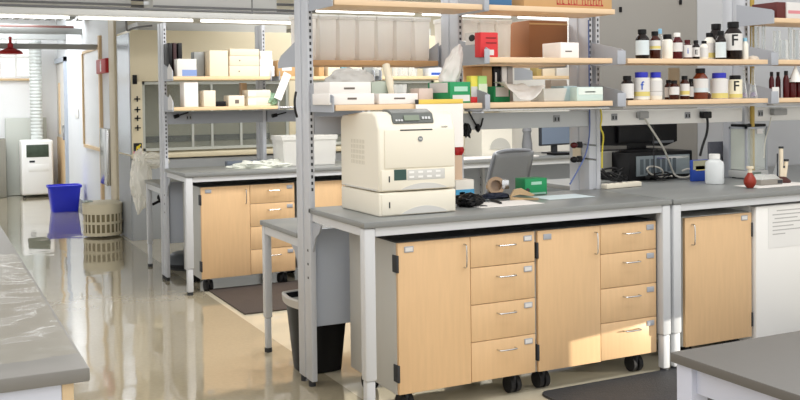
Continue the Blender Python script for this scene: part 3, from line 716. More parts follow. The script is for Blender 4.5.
# tissue boxes with tissue plume
def tissue_box(px0, px1, pyt, zb, y, dep, label, plume, face=None):
    a = at(px0, pyt, y=y); b = at(px1, pyt, y=y); h = (a.z+b.z)/2-zb; w = b.x-a.x
    t = thing('tissue_box', label, 'tissue box', (a.x, y, zb+.0008))
    MB().box(0, w, 0, dep, 0, h, .003).build('body', greenp, t)
    MB().box(w*.12, w*.95, -.0012, -.0003, h*.08, h*.38).build('printed_mark', labelw, t)
    MB().box(w*.2, w*.85, -.0012, -.0003, h*.55, h*.78).build('printed_mark', mat('pale_green_print', 'a9d4bf', .6), t)
    MB().box(-.0012, -.0003, dep*.1, dep*.9, h*.5, h*.97).build('side_print', labelw, t)
    MB().box(w*.25, w*.75, dep*.3, dep*.7, h, h+.0008).build('opening', dark, t)
    if plume: 
        def pf(u, v):
            an = -PI*.95*u; wv = (1-v)**1.0
            x = w*.4+plume[0]*v+ (.035+plume[1]*(1-v*.6)*math.sin(v*PI*.6+.35))*math.cos(an)*(1-.35*v)
            yy = dep*.5+.05*math.sin(an)*(1-.6*v)+.015*noise.noise(Vector((u*6, v*4, 1.7)))
            z = h+.001+plume[2]*v*(1-.18*abs(u-.45)*2)+.012*noise.noise(Vector((u*5, v*5, 9)))*v
            return (x+.01*noise.noise(Vector((u*7, v*6, 4)))*v, yy, z)
        MB().grid(pf, 24, 20).build('tissue', tissue, t, solid=.0008)
    return t, w, h
tissue_box(450, 470.5, 82, ZL, .375, .24, 'green and white tissue box with a tall tissue over the printer', (.06, .05, .20))
pbox(469.5, 477.5, 97, ZL, .385, .07, redp, 'small red block at the shelf end beside the tissue box')
# white card panel hung on the shelf, yellow strip
a = at(416, 104, y=.345); b_ = at(463.5, 150, y=.345)
t = thing('white_card_sheet', 'white card sheet hung under a yellow strip behind the printer', 'card', (a.x, .345, .95))
MB((a.x, .345, .95)).box(a.x, b_.x, .345, .352, at(460, 147, y=.345).z, a.z-.002).build('sheet', white, t)
MB((a.x, .345, .95)).box(a.x+.015, b_.x, .343, .356, a.z-.001, a.z+.022, .002).build('yellow_strip', mat('amber_strip', 'e3c35a', .5), t)
MB((a.x, .345, .95)).box(a.x, a.x+.014, .342, .358, a.z-.001, a.z+.022, .002).build('clip', dark, t)

# rear bins (translucent storage bins, upper rear shelf)
def bin_(x, y, z, w, d, h):
    t = thing('storage_bin', '', 'bin', (x, y, z))
    MB().lathe([(.0, 0), (w*.42, 0), (w*.46, h*.06), (w*.49, h*.93), (w*.54, h*.94), (w*.54, h), (w*.5, h), (w*.46, h*.93), (w*.43, h*.07), (0, h*.05)], seg=24, sq=.6, sy=d/w).build('body', milky, t)
    MB().lathe([(w*.545, h), (w*.545, h+.008), (0, h+.012)], seg=24, sq=.6, sy=d/w).build('lid', whitep, t)
    return t
ordn = ['first', 'second', 'third', 'fourth', 'fifth', 'sixth', 'seventh', 'eighth', 'ninth', 'tenth', 'eleventh', 'twelfth']
gb = 'translucent bins on the rear shelf'
B0 = bin_(.10, .98, ZU+.001, .108, .16, .235); B0['group'] = gb
B0['label'] = 'translucent storage bin next to the left upright, first of the long row'
for i in range(1, 7): dup(B0, (.10+i*.114, .98, ZU+.001), 'translucent storage bin, %s from the left upright in the long row' % ordn[i], gb)
for i in range(4): dup(B0, (.985+i*.114, .98, ZU+.001), 'translucent storage bin right of the middle upright, %s before the brown box' % ['first', 'second', 'third', 'last'][i], gb)
# brown cardboard box rear
a = at(520, 18, y=.86); b_ = at(569, 18, y=.86)
t = thing('cardboard_box', 'big brown cardboard box behind the white carton', 'box', (a.x+.075, .875, ZU+.001)); w = b_.x-a.x-.075
MB().box(0, w, 0, .26, 0, a.z-ZU-.01, .004).build('body', cardb, t); MB().box(0.0, w, -.001, -.0002, (a.z-ZU)*.86, (a.z-ZU)*.9).build('flap_edge', cardt, t)
# upper front shelf bay two
pbox(480.5, 498, 32.5, ZU, .385, .06, redcard, 'red card box beside the grey bracket', marks=((.45, .75, .08, .3, labelw), (.3, .9, .55, .6, mat('dark_red_ink', '7d1a1e', .6)), (.3, .9, .75, .8, MATS['dark_red_ink'])))
tb, w, h = pbox(560.5, 579, 42.5, ZU, .385, .17, white, 'white carton with small print on the upper shelf', marks=((.25, .6, .38, .46, inkgrey),))
# bracket sticker
p = at(476, 38, y=.5); b = MB((.87, .5, p.z)); b.box(.8705-.0015, .8715-.0015, .45, .58, p.z-.035, p.z+.03); st = thing('bracket_sticker', 'white sticker with black oval on the grey shelf bracket', 'sticker', (.87, .5, p.z)); b.build('backing', labelw, st)
MB((.87, .5, p.z)).ball((.8695-.0015, .51, p.z), .03, (.02, 1.1, .6)).build('oval_mark', ink, st)
# top shelves
a = at(524, 3, y=.40); b_ = at(612, 3, y=.40); t = thing('carton', 'tan carton with red print on the top shelf', 'box', (a.x, .40, ZT+.001)); w = b_.x-a.x
MB().box(0, w, 0, .24, 0, .16, .003).build('body', cardt, t)
k = MB(); random.seed(3)
for i in range(17):
    if i in (3, 8): continue
    u0 = w*.36+i*w*.032; k.box(u0, u0+w*.008, -.0012, -.0003, .020, .052); k.box(u0, u0+w*.022, -.0012, -.0003, .020+.026*(i % 2), .026+.026*(i % 2))
k.box(w*.36, w*.36+16*w*.032+w*.022, -.0012, -.0003, .016, .021); k.build('red_print', inkred, t)
a = at(484, 2, y=.42); b_ = at(512, 2, y=.42); t = thing('binder_box', 'dark blue box lying on the top shelf edge', 'box', (a.x, .42, ZT+.001)); MB().box(0, b_.x-a.x, 0, .2, 0, .07, .003).build('body', mat('steel_blue_box', '3b6a94', .5), t)
MB().box(0, .012, -.001, 0, 0.004, .066).build('dark_edge', ink, t)
# lower front bay two: items
def plush(mb, c, r, seed, sc): mb._add(blob(c, r*sc[0], r*sc[1], r*sc[2], seed, .2, 4, .02))
p = at(521, 101, y=.40)
def tis(u, v):
    w = .16*(1-abs(v-.35)*.4); x = p.x-.12+.26*u+.03*v; sag = -.09*math.sin(PI*min(1, max(0, u)))*(1-v)
    return (x, .368+.16*v+.012*noise.noise(Vector((u*6, v*4, 3))), ZL+.108+sag*(1 if u < .9 else .7)-.02*u+.012*noise.noise(Vector((u*5, v*5, 7))))
sh = MB((p.x, .4, ZL)).grid(tis, 26, 14).build('tissue_sheet', tissue, solid=.0008); tag(sh, 'loose tissue draped over the small green box to the shelf edge', 'tissue')
pbox(494, 510, 86.5, ZL, .50, .10, greenp, 'small green and white tissue box under the loose tissue', cat='tissue box', marks=((.1, .9, .35, .95, labelw),), name='tissue_box')
t, w, h = pbox(577, 603, 87, ZL, .385, .12, mat('pale_teal_card', 'c4d9d5', .6), 'pale teal glove box near the right end of the shelf', name='glove_box', marks=((.05, .98, .45, .95, mat('pale_mint', 'dfe9e2', .6)), (.3, .7, .6, .68, mat('teal_ink', '6fa9a2', .6))))
pbox(563.5, 577, 86, ZL, .45, .12, mat('teal_grey_plastic', '9fb4b8', .3), 'blue grey plastic box left of the pale glove box')
t = thing('clear_tray', 'clear plastic tray on the shelf behind the loose tissue', 'tray', (at(541, 95, y=.42).x, .41, ZL+.001)); MB().lathe([(0, 0), (.07, 0), (.085, .07), (.08, .07), (.065, .004), (0, .004)], seg=24, sq=.7, sx=1.0).build('body', clear, t); t.location.x += .09; t.location.y += .08
pbox(551, 567, 80, ZL, .58, .06, mat('taupe_card', 'c7b9ab', .6), 'taupe card box behind the clear tray')
# round clip basket
p = at(476, 84, y=.50); t = thing('timer', 'round dark faced dial with red rim on the shelf end', 'timer', (p.x, .50, ZL+.001))
MB().cyl((0, 0, .075), (0, .02, .075), .045, seg=24).build('rim', redp, t); MB().cyl((0, -.002, .075), (0, -.0005, .075), .034, seg=24).build('dial', mat('dial_slate', '45525e', .4), t); MB().box(-.03, .03, 0, .03, 0, .031, .004).build('foot', whitep, t)
pbox(471, 478.5, 76, ZL, .47, .05, mat('yellow_card', 'e9dc5a', .6), 'small yellow topped white pack by the round dial', marks=((0, 1, 0, .6, labelw),))
pbox(478.5, 487, 76, ZL, .46, .05, mat('lime_card', '9fd07a', .6), 'small lime topped pack right of the round dial', marks=((0, 1, 0, .7, mat('pale_lime', 'd5e0c8', .6)),))
# binders rear lower
for i, (a_, b__, mm, lab) in enumerate(((482, 492, cardt, 'brown cork binder standing behind the bracket'), (493.5, 501, black, 'black binder standing on the rear shelf'), (502, 507, whitep, 'white binder right of the black binder'), (507.5, 513, mat('grey_binder', 'a9a6a4', .5), 'grey binder at the right of the standing binders'))):
    a = at(a_, 65, y=.90); b2 = at(b__, 65, y=.90); t = thing('binder', lab, 'binder', (a.x, .90, ZL+.001), group='binders on the rear shelf'); MB().box(0, b2.x-a.x, 0, .22, 0, .205, .004).build('cover', mm, t)
    if i == 1: MB().box(.010, .022, -.0012, -.0002, .02, .17).build('spine_label', labelw, t)

# ================================================================== BOTTLES
def bottle(px, wpx, pyt, z, y, glass, cap, lab, label, letter=None, band=None, cat='bottle', wide=False, lm=None, lab_rng=(.12, .62), name='bottle'):
    a = at(px-wpx/2, pyt, y=y); b = at(px+wpx/2, pyt, y=y); c = (a+b)/2; r = wpx/2*((c-CAM).dot(_f))/FPX; h = c.z-z
    t = thing(name, label, cat, (c.x, y, z+.0008), group='chemical bottles')
    sh = .66 if not wide else .70; nr = r*(.55 if not wide else .70); ch = h*(.16 if not wide else .20)
    prof = [(0, 0), (r*.92, 0), (r, h*.03), (r, h*sh), (r*.93, h*(sh+.05)), (nr*1.05, h-ch-.003), (nr, h-ch), (nr, h-.004), (0, h-.004)]
    MB().lathe(prof, seg=22).build('body', glass, t)
    MB().lathe([(nr*1.12, h-ch), (nr*1.15, h-ch*.9), (nr*1.15, h-.002), (nr*1.0, h), (0, h)], seg=20).build('cap', cap, t)
    if lab:
        l0, l1 = lab_rng; l = MB(); rr = r+.0008; b_ = bmesh.new(); n = 20; V = []
        for i in range(n+1):
            an = -PI*.5-YAW*1.0 - 1.45 + 2.9*i/n; V.append((b_.verts.new((rr*math.cos(an), rr*math.sin(an), h*l0)), b_.verts.new((rr*math.cos(an), rr*math.sin(an), h*l1))))
        for A, B in zip(V, V[1:]): b_.faces.new((A[0], B[0], B[1], A[1]))
        l._add(b_); lo = l.build('label', lab, t)
        an0 = YAW+.15
        if band:
            l = MB(); b_ = bmesh.new(); V = []; rr = r+.0014
            for i in range(n+1):
                an = -PI*.5-YAW - 1.3 + 2.6*i/n; V.append((b_.verts.new((rr*math.cos(an), rr*math.sin(an), h*band[0])), b_.verts.new((rr*math.cos(an), rr*math.sin(an), h*band[1]))))
            for A, B in zip(V, V[1:]): b_.faces.new((A[0], B[0], B[1], A[1]))
            l._add(b_); l.build('label_band', band[2], lo)
        if letter:
            s, mm = letter[0], letter[1]; sz = letter[2]*h; an = -PI/2-.62
            tx = text(s, sz, (0, 0, 0), lo, mm, 'letter', ext=.0005, bold=.012)
            q = bmesh.new(); q.from_mesh(tx.data)
            for i in range(-12, 13): bmesh.ops.bisect_plane(q, geom=q.verts[:]+q.edges[:]+q.faces[:], plane_co=(i*.004, 0, 0), plane_no=(1, 0, 0))
            q.to_mesh(tx.data); q.free()
            tx.data.transform(Matrix.Translation(((r+.0016)*math.cos(an), (r+.0016)*math.sin(an), h*letter[3])) @ Matrix.Rotation(an+PI/2, 4, 'Z'))
            for v in tx.data.vertices:     # wrap round the bottle
                d = Vector((v.co.x, v.co.y)); k = (r+.0018)/max(d.length, 1e-6); v.co.x *= k; v.co.y *= k
    return t
U = ZU; Lo = ZL
bottle(642, 13.5, 29.5, U, .41, brownb, black, labelb, 'dark brown bottle with pale blue label, leftmost on the upper shelf')
bottle(654.8, 11, 31.5, U, .41, amber, black, labelw, 'amber bottle with white and yellow label, second on the upper shelf', band=(.36, .46, yellowp), lab_rng=(.32, .66))
bottle(660, 6, 29, U, .56, clear2, mat('light_blue_cap', '86b9d8', .4), None, 'small clear bottle with light blue cap behind the amber bottle')
bottle(667.3, 10.5, 34.5, U, .41, hdpe, black, None, 'white bottle with black cap on the upper shelf, right of the amber bottle', wide=True)
bottle(677, 10.5, 33, U, .42, redliq, whitep, labelw, 'dark red bottle with white cap on the upper shelf', lab_rng=(.28, .62))
bottle(687.3, 9, 40, U, .40, redliq, redliq, labelw, 'small bottle with white label and dark red cap on the upper shelf', letter=('i', inkblue, .4, .4), lab_rng=(.08, .72))
bottle(695.8, 7.5, 40.5, U, .40, brownb, black, labelw, 'smallest dark bottle on the upper shelf, with lettered label', letter=('E', ink, .34, .35))
bottle(704, 8, 41, U, .40, hdpe, black, labelw, 'small white bottle with black cap before the yellow white one')
bottle(709.5, 11, 33, U, .50, hdpe, black, labelw, 'white bottle with yellowish base behind the small white one', band=(.08, .26, yellowp))
bottle(716, 15, 24, U, .57, brownb, black, None, 'tall dark bottle at the back of the upper shelf, unlabelled')
bottle(720.5, 10.5, 31, U, .42, brownb, black, labelb, 'dark bottle with bluish white label before the tall unlabelled bottle', lab_rng=(.06, .60))
bottle(733, 17.5, 22, U, .43, brownb, black, labelw, 'large dark bottle with a black letter F on its label', letter=('F', ink, .42, .49), lab_rng=(.24, .68))
bottle(745, 6.5, 38, U, .41, hdpe, mat('pale_blue_cap', '8fc4dc', .4), None, 'small white bottle with pale blue cap right of the large F bottle')
p = at(753, 57, y=.42); mb = MB((p.x, .42, U)); mb.lathe([(.036, 0), (.034, .012), (.02, .022), (0, .026)], (p.x, .42, U+.001)); tag(mb.build('watch_glass', mat('beige_ceramic', 'cfc3b4', .5)), 'low beige dome at the right end of the upper bottle shelf', 'dish')
bottle(627, 13, 76, Lo, .41, brownb, black, labelw, 'dark bottle with white label, leftmost on the lower shelf', lab_rng=(.08, .68))
bottle(641.3, 16, 72.3, Lo, .41, hdpe, bluecap, labelw, 'white jar with blue cap and blue letter f', letter=('f', inkblue, .42, .50), band=(.14, .30, yellowp), wide=True, lab_rng=(.10, .8))
bottle(655.5, 13, 72.3, Lo, .41, hdpe, bluecap, labelw, 'white jar with blue cap and plain square label', wide=True, lab_rng=(.15, .7), band=(.3, .31, inkgrey))
bottle(668.3, 7.5, 80, Lo, .47, amber, black, labelw, 'small amber bottle half hidden on the lower shelf')
bottle(674, 10, 80.5, Lo, .41, amber, black, labelw, 'small amber bottle with white label, right of the plain blue capped jar', lab_rng=(.25, .66))
bottle(684.5, 9.5, 76, Lo, .42, amber, black, labelw, 'amber bottle with yellow striped label on the lower shelf', band=(.2, .36, yellowp), lab_rng=(.15, .66))
bottle(691, 7, 79, Lo, .46, brownb, black, labelw, 'narrow dark bottle with pale label left of the big amber bottle')
bottle(700.3, 15, 68.5, Lo, .43, mat('amber_clear_glass', '6b2a12', .1, coat=.3), black, labelw, 'big amber reagent bottle in the middle of the lower shelf', lab_rng=(.22, .66), band=(.23, .36, labelb))
bottle(708.8, 4, 92, Lo, .40, amber, whitep, None, 'tiny amber vial beside the big amber bottle')
bottle(719, 17, 73, Lo, .42, hdpe, bluecap, labelw, 'wide white jar with blue cap and yellow contents', wide=True, band=(.03, .22, yellowp), lab_rng=(.1, .75))
bottle(735, 13.5, 75.5, Lo, .41, hdpe, black, mat('cream_label', 'e9e2c9', .6), 'white jar with black cap and black letter F', letter=('F', ink, .6, .52), band=(.04, .2, yellowp), wide=True, lab_rng=(.05, .82))
def flask(px, wpx, pyt, z, y, label, mm=clear2, neck=.3, group='clear flasks on the right shelves'):
    a = at(px-wpx/2, pyt, y=y); b = at(px+wpx/2, pyt, y=y); c = (a+b)/2; r = wpx/2*((c-CAM).dot(_f))/FPX; h = c.z-z
    t = thing('flask', label, 'flask', (c.x, y, z+.0008), group=group)
    MB().lathe([(0, 0), (r*.9, 0), (r, h*.06), (r*neck*1.1, h*.6), (r*neck, h*.95), (r*neck*1.25, h), (r*neck*.9, h), (r*neck*.9, h*.6), (r*.9, h*.08), (0, h*.05)], seg=20).build('body', mm, t)
    MB().lathe([(r*.88, h*.06), (r*.7, h*.2), (0, h*.2)], seg=16).build('contents', glassy('pale_violet_liquid', 'b8a8c8', .5, .1), t)
flask(744, 7, 70, Lo, .45, 'clear flask with violet tint behind the F jar')
flask(753, 9, 68, Lo, .42, 'clear conical flask at the right end of the lower bottle shelf')
p = at(674, 72, y=.64); mb = MB((p.x, .64, p.z)); mb.box(p.x-.045, p.x+.045, .640, .643, ZL+.002, p.z+.025); tag(mb.build('paper_tag', mat('beige_paper', 'c9c1ab', .7)), 'beige paper tag standing behind the small amber bottles', 'card')
# right bay glassware
def tubeglass(px, wpx, pyt, z, y, label, base=True):
    a = at(px-wpx/2, pyt, y=y); b = at(px+wpx/2, pyt, y=y); c = (a+b)/2; r = wpx/2*((c-CAM).dot(_f))/FPX; h = c.z-z
    t = thing('glass_cylinder', label, 'glassware', (c.x, y, z+.0008), group='clear glassware on the right shelf')
    MB().lathe([(0, .004), (r, .004), (r, h-.003), (r*1.06, h), (r*.9, h), (r*.88, .01), (0, .01)], seg=18).build('body', clear2, t)
    MB().lathe([(r*1.35 if base else r, 0), (r*1.3 if base else r, .006), (0, .006)], seg=18).build('foot', clear, t)
tubeglass(755, 8, 27, U, .62, 'clear beaker behind the right upright')
tubeglass(763.5, 3.6, 18, U, .55, 'tall thin clear measuring cylinder on the upper right shelf')
tubeglass(777, 7, 31, U, .45, 'clear beaker at the left of the right shelf')
tubeglass(783.5, 8, 40, U, .42, 'short wide clear beaker with scale')
tubeglass(790.5, 4.5, 28, U, .45, 'clear measuring cylinder between two beakers')
tubeglass(797, 7, 30, U, .45, 'clear beaker at the right picture edge')
def redbottle(px, wpx, pyt, label, y=.42):
    bottle(px, wpx, pyt, Lo, y, redliq, brownb, None, label)
redbottle(771.5, 5, 72, 'dark red bottle by the bracket, left of its twin', .47); redbottle(778, 5, 72, 'dark red bottle by the bracket, right of its twin', .50)
redbottle(786, 6, 71, 'dark red bottle right of the white sticker'); redbottle(792, 8, 78, 'dark red bottle under the white cone'); redbottle(799, 7, 76, 'dark red bottle at the picture edge')
a = at(795.5, 82, y=.41); t = thing('funnel', 'white cone standing on the dark red bottles', 'funnel', (a.x, .41, a.z)); MB().lathe([(.045, 0), (.008, .085), (.004, .10), (0, .10)], seg=20).build('cone', whitep, t)
p = at(776, 92, y=.35); tag(MB((p.x, .352, p.z)).box(p.x-.028, p.x+.028, .350, .3565, ZL-.03, p.z+.03, .002).build('white_sticker', labelw), 'white paper sticker on the grey bracket below the dark red bottles', 'sticker')
a = at(777, 3, y=.39); b_ = at(786, 3, y=.39); t = thing('carton', 'dark red small box on the top right shelf', 'box', (a.x, .39, 1.926)); MB().box(0, b_.x-a.x, 0, .2, 0, .1, .003).build('body', mat('maroon_card', '5c2320', .6), t)
a = at(787, 3, y=.38); t = thing('carton', 'white and pink box right of the dark red box', 'box', (a.x, .38, 1.926)); MB().box(0, .3, 0, .2, 0, .1, .003).build('body', labelw, t); MB().box(.01, .3, -.001, -.0002, .03, .05).build('printed_mark', mat('pink_ink', 'd58a92', .6), t)

# ============================================================ BENCH TOP ITEMS
ZB = .9155
# right bay: monitor (rear view), computer, cables
MY = 1.06; a = at(601, 122, y=MY); b_ = at(677, 122, y=MY); ztm = a.z; zbm = at(640, 147, y=MY).z; xm = (a.x+b_.x)/2
zpc = at(650, 152, y=.92).z
t = thing('monitor', 'black flat monitor standing on the desktop computer', 'monitor', (xm, MY, zpc)); o = (xm, MY, zpc)
MB(o).prism([(a.x, ztm), (b_.x, ztm), (b_.x, zbm+.03), (b_.x-.10, zbm), (a.x, zbm+.02)], 'y', MY, MY+.04).build('screen', black, t)
MB(o).box(a.x+.12, xm+.08, MY-.03, MY, zbm+.03, ztm-.03, .006).build('rear_housing', black, t)
MB(o).box(xm+.1, b_.x-.04, MY-.012, MY-.0005, zbm+.022, zbm+.036).build('lower_bezel', mat('bezel_grey', '6c7076', .4), t)
MB(o).box(xm-.08, xm+.06, MY+.005, MY+.04, zpc+.012, zbm+.03, .004).build('neck', black, t)
MB(o).lathe([(.15, zpc+.001), (.15, zpc+.010), (.05, zpc+.018), (0, zpc+.018)], (xm, MY+.02, 0), seg=24, sy=.6).build('base', black, t)
a = at(634, 180, y=.92); b_ = at(692, 180, y=.92); o = (a.x, .92, ZB)
t = thing('desktop_computer', 'black desktop computer lying flat with its ports showing', 'computer', o)
zt = zpc
MB(o).box(a.x-.03, b_.x+.01, .925, 1.32, ZB+.001, zt, .008).build('case', black, t)
MB(o).box(a.x+.02, b_.x-.02, .920, .9245, ZB+.03, zt-.025).build('rear_plate', mat('steel_rear_plate', '98a3a8', .35, metal=.4), t)
b = MB(o)
for i in range(7):
    xx = a.x+.05+i*.045; b.box(xx, xx+.028, .9185, .9198, ZB+.04+.01*(i % 2), zt-.045)
b.build('ports', mat('port_grey', '5c666c', .5), t)
b = MB(o); b.box(a.x+.19, b_.x-.03, .9185, .9198, zt-.05, zt-.035); b.build('slot_covers', chrome, t)
def cable(pts, r, mm, label, name='cable', sm=2):
    b = MB(pts[0]); b.tube(pts, r, 8, sm); o = b.build(name, mm); tag(o, label, 'cable'); return o
def P(px, py, y): v = at(px, py, y=y); return (v.x, v.y, v.z)
wc = mat('white_cable', 'cfccc2', .4); bc = mat('black_cable', '141416', .5)
cable([P(642, 114, .64), P(645, 119, .62), P(652, 130, .66), P(662, 145, .74), P(668, 158, .82), P(672, 170, .86), P(676, 177, .86), P(688, 178, .85), P(693, 172, .86), P(689, 168, .86), P(682, 171, .87)], .006, wc, 'white cable hanging from the raceway over the computer ports')
cable([P(672, 176, .85), P(660, 177, .86), P(650, 174, .86), P(646, 168, .82), P(652, 166, .88), P(661, 168, .82), P(664, 174, .86), P(657, 177, .86)], .006, mat('grey_cable', 'b9b5ac', .4), 'grey cable coiled before the computer ports')
cable([P(706, 113, .64), P(708, 122, .62), P(707, 134, .62), P(703, 144, .63), P(700, 156, .64)], .008, bc, 'black cable hanging from the raceway right of the monitor')
cable([P(653, 124, .95), P(654, 150, .88), P(654, 172, .82), P(656, 180, .86)], .004, bc, 'thin black cable dropping in front of the computer')
for px, lab, mm in ((642, 'grey plug in the white raceway over the computer', mat('plug_grey', 'a3a3a3', .5)), (705, 'black plug in the white raceway right of the monitor', black), (778, 'grey adapter plugged in the raceway above the balance', mat('plug_grey', 'a3a3a3', .5))):
    p = at(px, 115 if px < 770 else 112, y=.64); w = .035 if px != 778 else .06
    tag(MB((p.x, .63, p.z)).box(p.x-w, p.x+w, .615, .654, p.z-.02, p.z+.022, .006).build('plug', mm), lab, 'plug')
random.seed(11)
def tangle(c, rx, ry, rz_, n, r, mm, label, zmin):
    b = MB(c); pts = []
    for i in range(n):
        a = i*.75+random.uniform(-.3, .3); k = random.uniform(.45, 1); pts.append((c[0]+rx*k*math.cos(a), c[1]+ry*k*math.sin(a), max(zmin, c[2]+rz_*random.uniform(-1, 1))))
    b.tube(pts, r, 7, 2); o = b.build('cable_coil', mm); tag(o, label, 'cable')
pa = at(622, 175, y=.84); tangle((pa.x-.01, .93, .965), .125, .08, .045, 46, .006, bc, 'tangled black cables left of the desktop computer', .924)
pa = at(660, 176, y=.86); tangle((pa.x-.005, .865, .945), .12, .03, .03, 26, .005, bc, 'tangled black cables before the desktop computer', .923)
a = at(607, 187, z=.93); b_ = at(642, 184, z=.93); t = thing('power_strip', 'cream power strip on the bench before the black cables', 'power strip', (a.x, a.y, ZB), math.atan2(b_.y-a.y, b_.x-a.x))
L_ = (b_-a).length; MB().box(0, L_, 0, .05, .001, .030, .006).build('body', mat('cream_strip', 'e6dfcd', .5), t)
b = MB()
for i in range(4): b.box(.03+i*.05, .05+i*.05, .015, .035, .030, .0305)
b.build('sockets', inkgrey, t)
# grey card behind cables (left), seen behind tangle
a = at(601, 152, y=1.1); b_ = at(629, 180, y=1.1); tag(MB((a.x, 1.1, ZB)).box(a.x, b_.x-.06, 1.10, 1.115, ZB, a.z, .003).build('grey_divider', mat('mottled_grey', 'a9a9a3', .6, var=.15, vscale=30)), 'mottled grey board standing behind the black cables', 'board')
# yellow & blue cords at the uprights
cable([P(600, 106, .62), P(602, 118, .61), P(600, 128, .62), P(604, 135, .61), P(602, 150, .62), P(602, 168, .62)], .005, mat('yellow_cord', 'd3c23c', .5), 'yellow cord hanging at the double upright')
cable([P(588.5, 20, .645), P(589, 60, .643), P(589.5, 105, .642), P(590, 135, .640), P(586, 155, .60), P(577, 172, .53), P(570, 184, .46)], .0045, mat('blue_cord', '5a6a9a', .5), 'blue cord running down the double upright onto the bench')
tag(MB((3.03, .66, 1)).cyl((3.035, .645, .92), (3.035, .645, 2.3), .014).build('gas_pipe', mat('yellow_pipe', 'b79a45', .4)), 'yellow pipe running up the right upright', 'pipe')
# gas valves
for (px, py, lab) in ((571, 144, 'upper gas valve with dark red knob on the double upright'), (570, 158, 'lower gas valve with dark knob on the double upright')):
    p = at(583, py, x=1.74); o = (1.745, p.y, p.z); t = thing('gas_valve', lab, 'valve', o)
    MB(o).cyl((1.744, p.y-.02, p.z), (1.68, p.y-.06, p.z), .008).build('stem', chrome, t)
    k = redliq if py < 150 else black
    MB(o).lathe([(.0, -.018), (.018, -.016), (.020, .0), (.016, .018), (0, .018)], (1.665, p.y-.065, p.z), seg=14).build('knob', black, t)
    MB(o).ball((1.615, p.y-.08, p.z), .020, (1.2, 1, .9)).build('handle', k, t); MB(o).cyl((1.665, p.y-.065, p.z), (1.615, p.y-.08, p.z), .007).build('arm', chrome, t)
    MB(o).cyl((1.70, p.y-.07, p.z+.001), (1.735, p.y-.13, p.z-.003), .006).build('nozzle', chrome, t)
p = at(578, 152, x=1.742); tag(MB((1.742, p.y, p.z)).box(1.738, 1.744, p.y-.03, p.y+.05, p.z-.05, p.z+.05, .003).build('valve_tag', beige), 'cream tag on the double upright between the gas valves', 'card')
# blue/yellow box, dark folder, white bottle, balance, bulb
t, w, h = pbox(693, 711, 160, ZB, .70, .03, mat('royal_blue_card', '2345a0', .5), 'blue and yellow box behind the white bottle', marks=((0, 1, .55, .98, mat('olive_print', 'a8a68a', .6)), (.15, .85, .5, .72, yellowp)))
a = at(709, 142, y=.86); b_ = at(725, 175, y=.86)
tag(MB((a.x, .86, ZB)).box(a.x, b_.x, .86, .875, ZB, a.z, .003).build('patterned_folder', mat('speckled_dark_card', '5c5e68', .6, var=.6, vscale=90)), 'dark speckled folder standing left of the balance', 'folder')
p = at(717, 184, z=ZB); a = at(709.8, 160, y=p.y); b_ = at(724.2, 160, y=p.y); r = (b_.x-a.x)/2*.95; t = thing('wash_bottle', 'translucent white plastic bottle on the bench before the folder', 'bottle', (p.x, p.y+.02, ZB))
hh = at(717, 154, y=p.y).z-ZB
MB().lathe([(0, .001), (r*.93, .001), (r, .008), (r, hh*.66), (r*.92, hh*.74), (r*.55, hh*.82), (r*.5, hh*.84), (0, hh*.84)], seg=24).build('body', mat('milky_plastic', 'dfe3e4', .3), t)
MB().lathe([(r*.6, hh*.84), (r*.6, hh*.98), (r*.55, hh), (0, hh)], seg=20).build('cap', whitep, t)
# balance
bx, by = 2.80, .62; o = (bx, by, ZB); t = thing('analytical_balance', 'laboratory balance with glass draft shield', 'balance', o)
a = at(747, 128, y=by); b_ = at(768, 128, y=by); x0, x1 = a.x, b_.x; ztop = a.z+.005
MB(o).box(x0-.005, x1+.005, by, by+.16, ZB+.006, ZB+.055, .008).build('base', mat('balance_grey', 'b3b4b2', .4), t)
f = MB(o)
for xx in (x0, x1-.010): f.box(xx, xx+.010, by+.005, by+.02, ZB+.055, ztop)
f.box(x0, x1, by+.005, by+.02, ztop-.012, ztop); f.box(x0, x1, by+.14, by+.155, ztop-.012, ztop); f.box(x0, x0+.01, by+.14, by+.155, ZB+.055, ztop); f.box(x1-.01, x1, by+.14, by+.155, ZB+.055, ztop)
f.box(x0, x0+.01, by+.005, by+.155, ztop-.012, ztop); f.box(x1-.01, x1, by+.005, by+.155, ztop-.012, ztop)
f.build('shield_frame', brack, t)
MB(o).box(x0+.003, x0+.007, by+.02, by+.14, ZB+.06, ztop-.012).build('glass_door', glassy('pale_pane', 'e3e8de', .55, .1), t)
MB(o).box(x0+.01, x1-.01, by+.010, by+.014, ZB+.06, ztop-.012).build('glass_door', sash, t)
MB(o).cyl((x0+.07, by+.08, ZB+.055), (x0+.07, by+.08, ZB+.075), .03).build('weighing_pan', chrome, t)
MB(o).box(x0+.02, x0+.12, by-.003, by+.002, ZB+.02, ZB+.045).build('display', mat('lcd_grey', '6f7a72', .3), t)
MB(o).box(x0+.01, x1+.005, by+.02, by+.15, ztop+.001, ztop+.018, .004).build('top_cover', black, t)
p = at(760, 131, y=by); MB(o).box(p.x-.025, p.x+.025, by, by+.004, p.z-.018, p.z+.015).build('paper_tag', labelw, t)
for sx in (x0+.02, x1-.02):
    for sy in (by+.03, by+.13): MB(o).cyl((sx, sy, ZB+.0005), (sx, sy, ZB+.007), .012).build('foot', dark, t)
p = at(790, 187, z=ZB); tag(MB((p.x, p.y, ZB)).box(2.58, 3.05, .17, .36, ZB+.0004, ZB+.0016).build('paper_sheet', white), 'white paper sheet lying under the red rubber bulb', 'paper')
p = at(754, 188.5, z=ZB+.002); t = thing('pipette_bulb', 'red rubber bulb with cream neck on the bench', 'rubber bulb', (p.x, p.y+.03, ZB+.002))
MB().lathe([(0, 0), (.018, .002), (.033, .022), (.036, .040), (.030, .06), (.018, .078), (.012, .09), (0, .092)], seg=24).build('bulb', mat('brick_red_rubber', '8f2a18', .4), t)
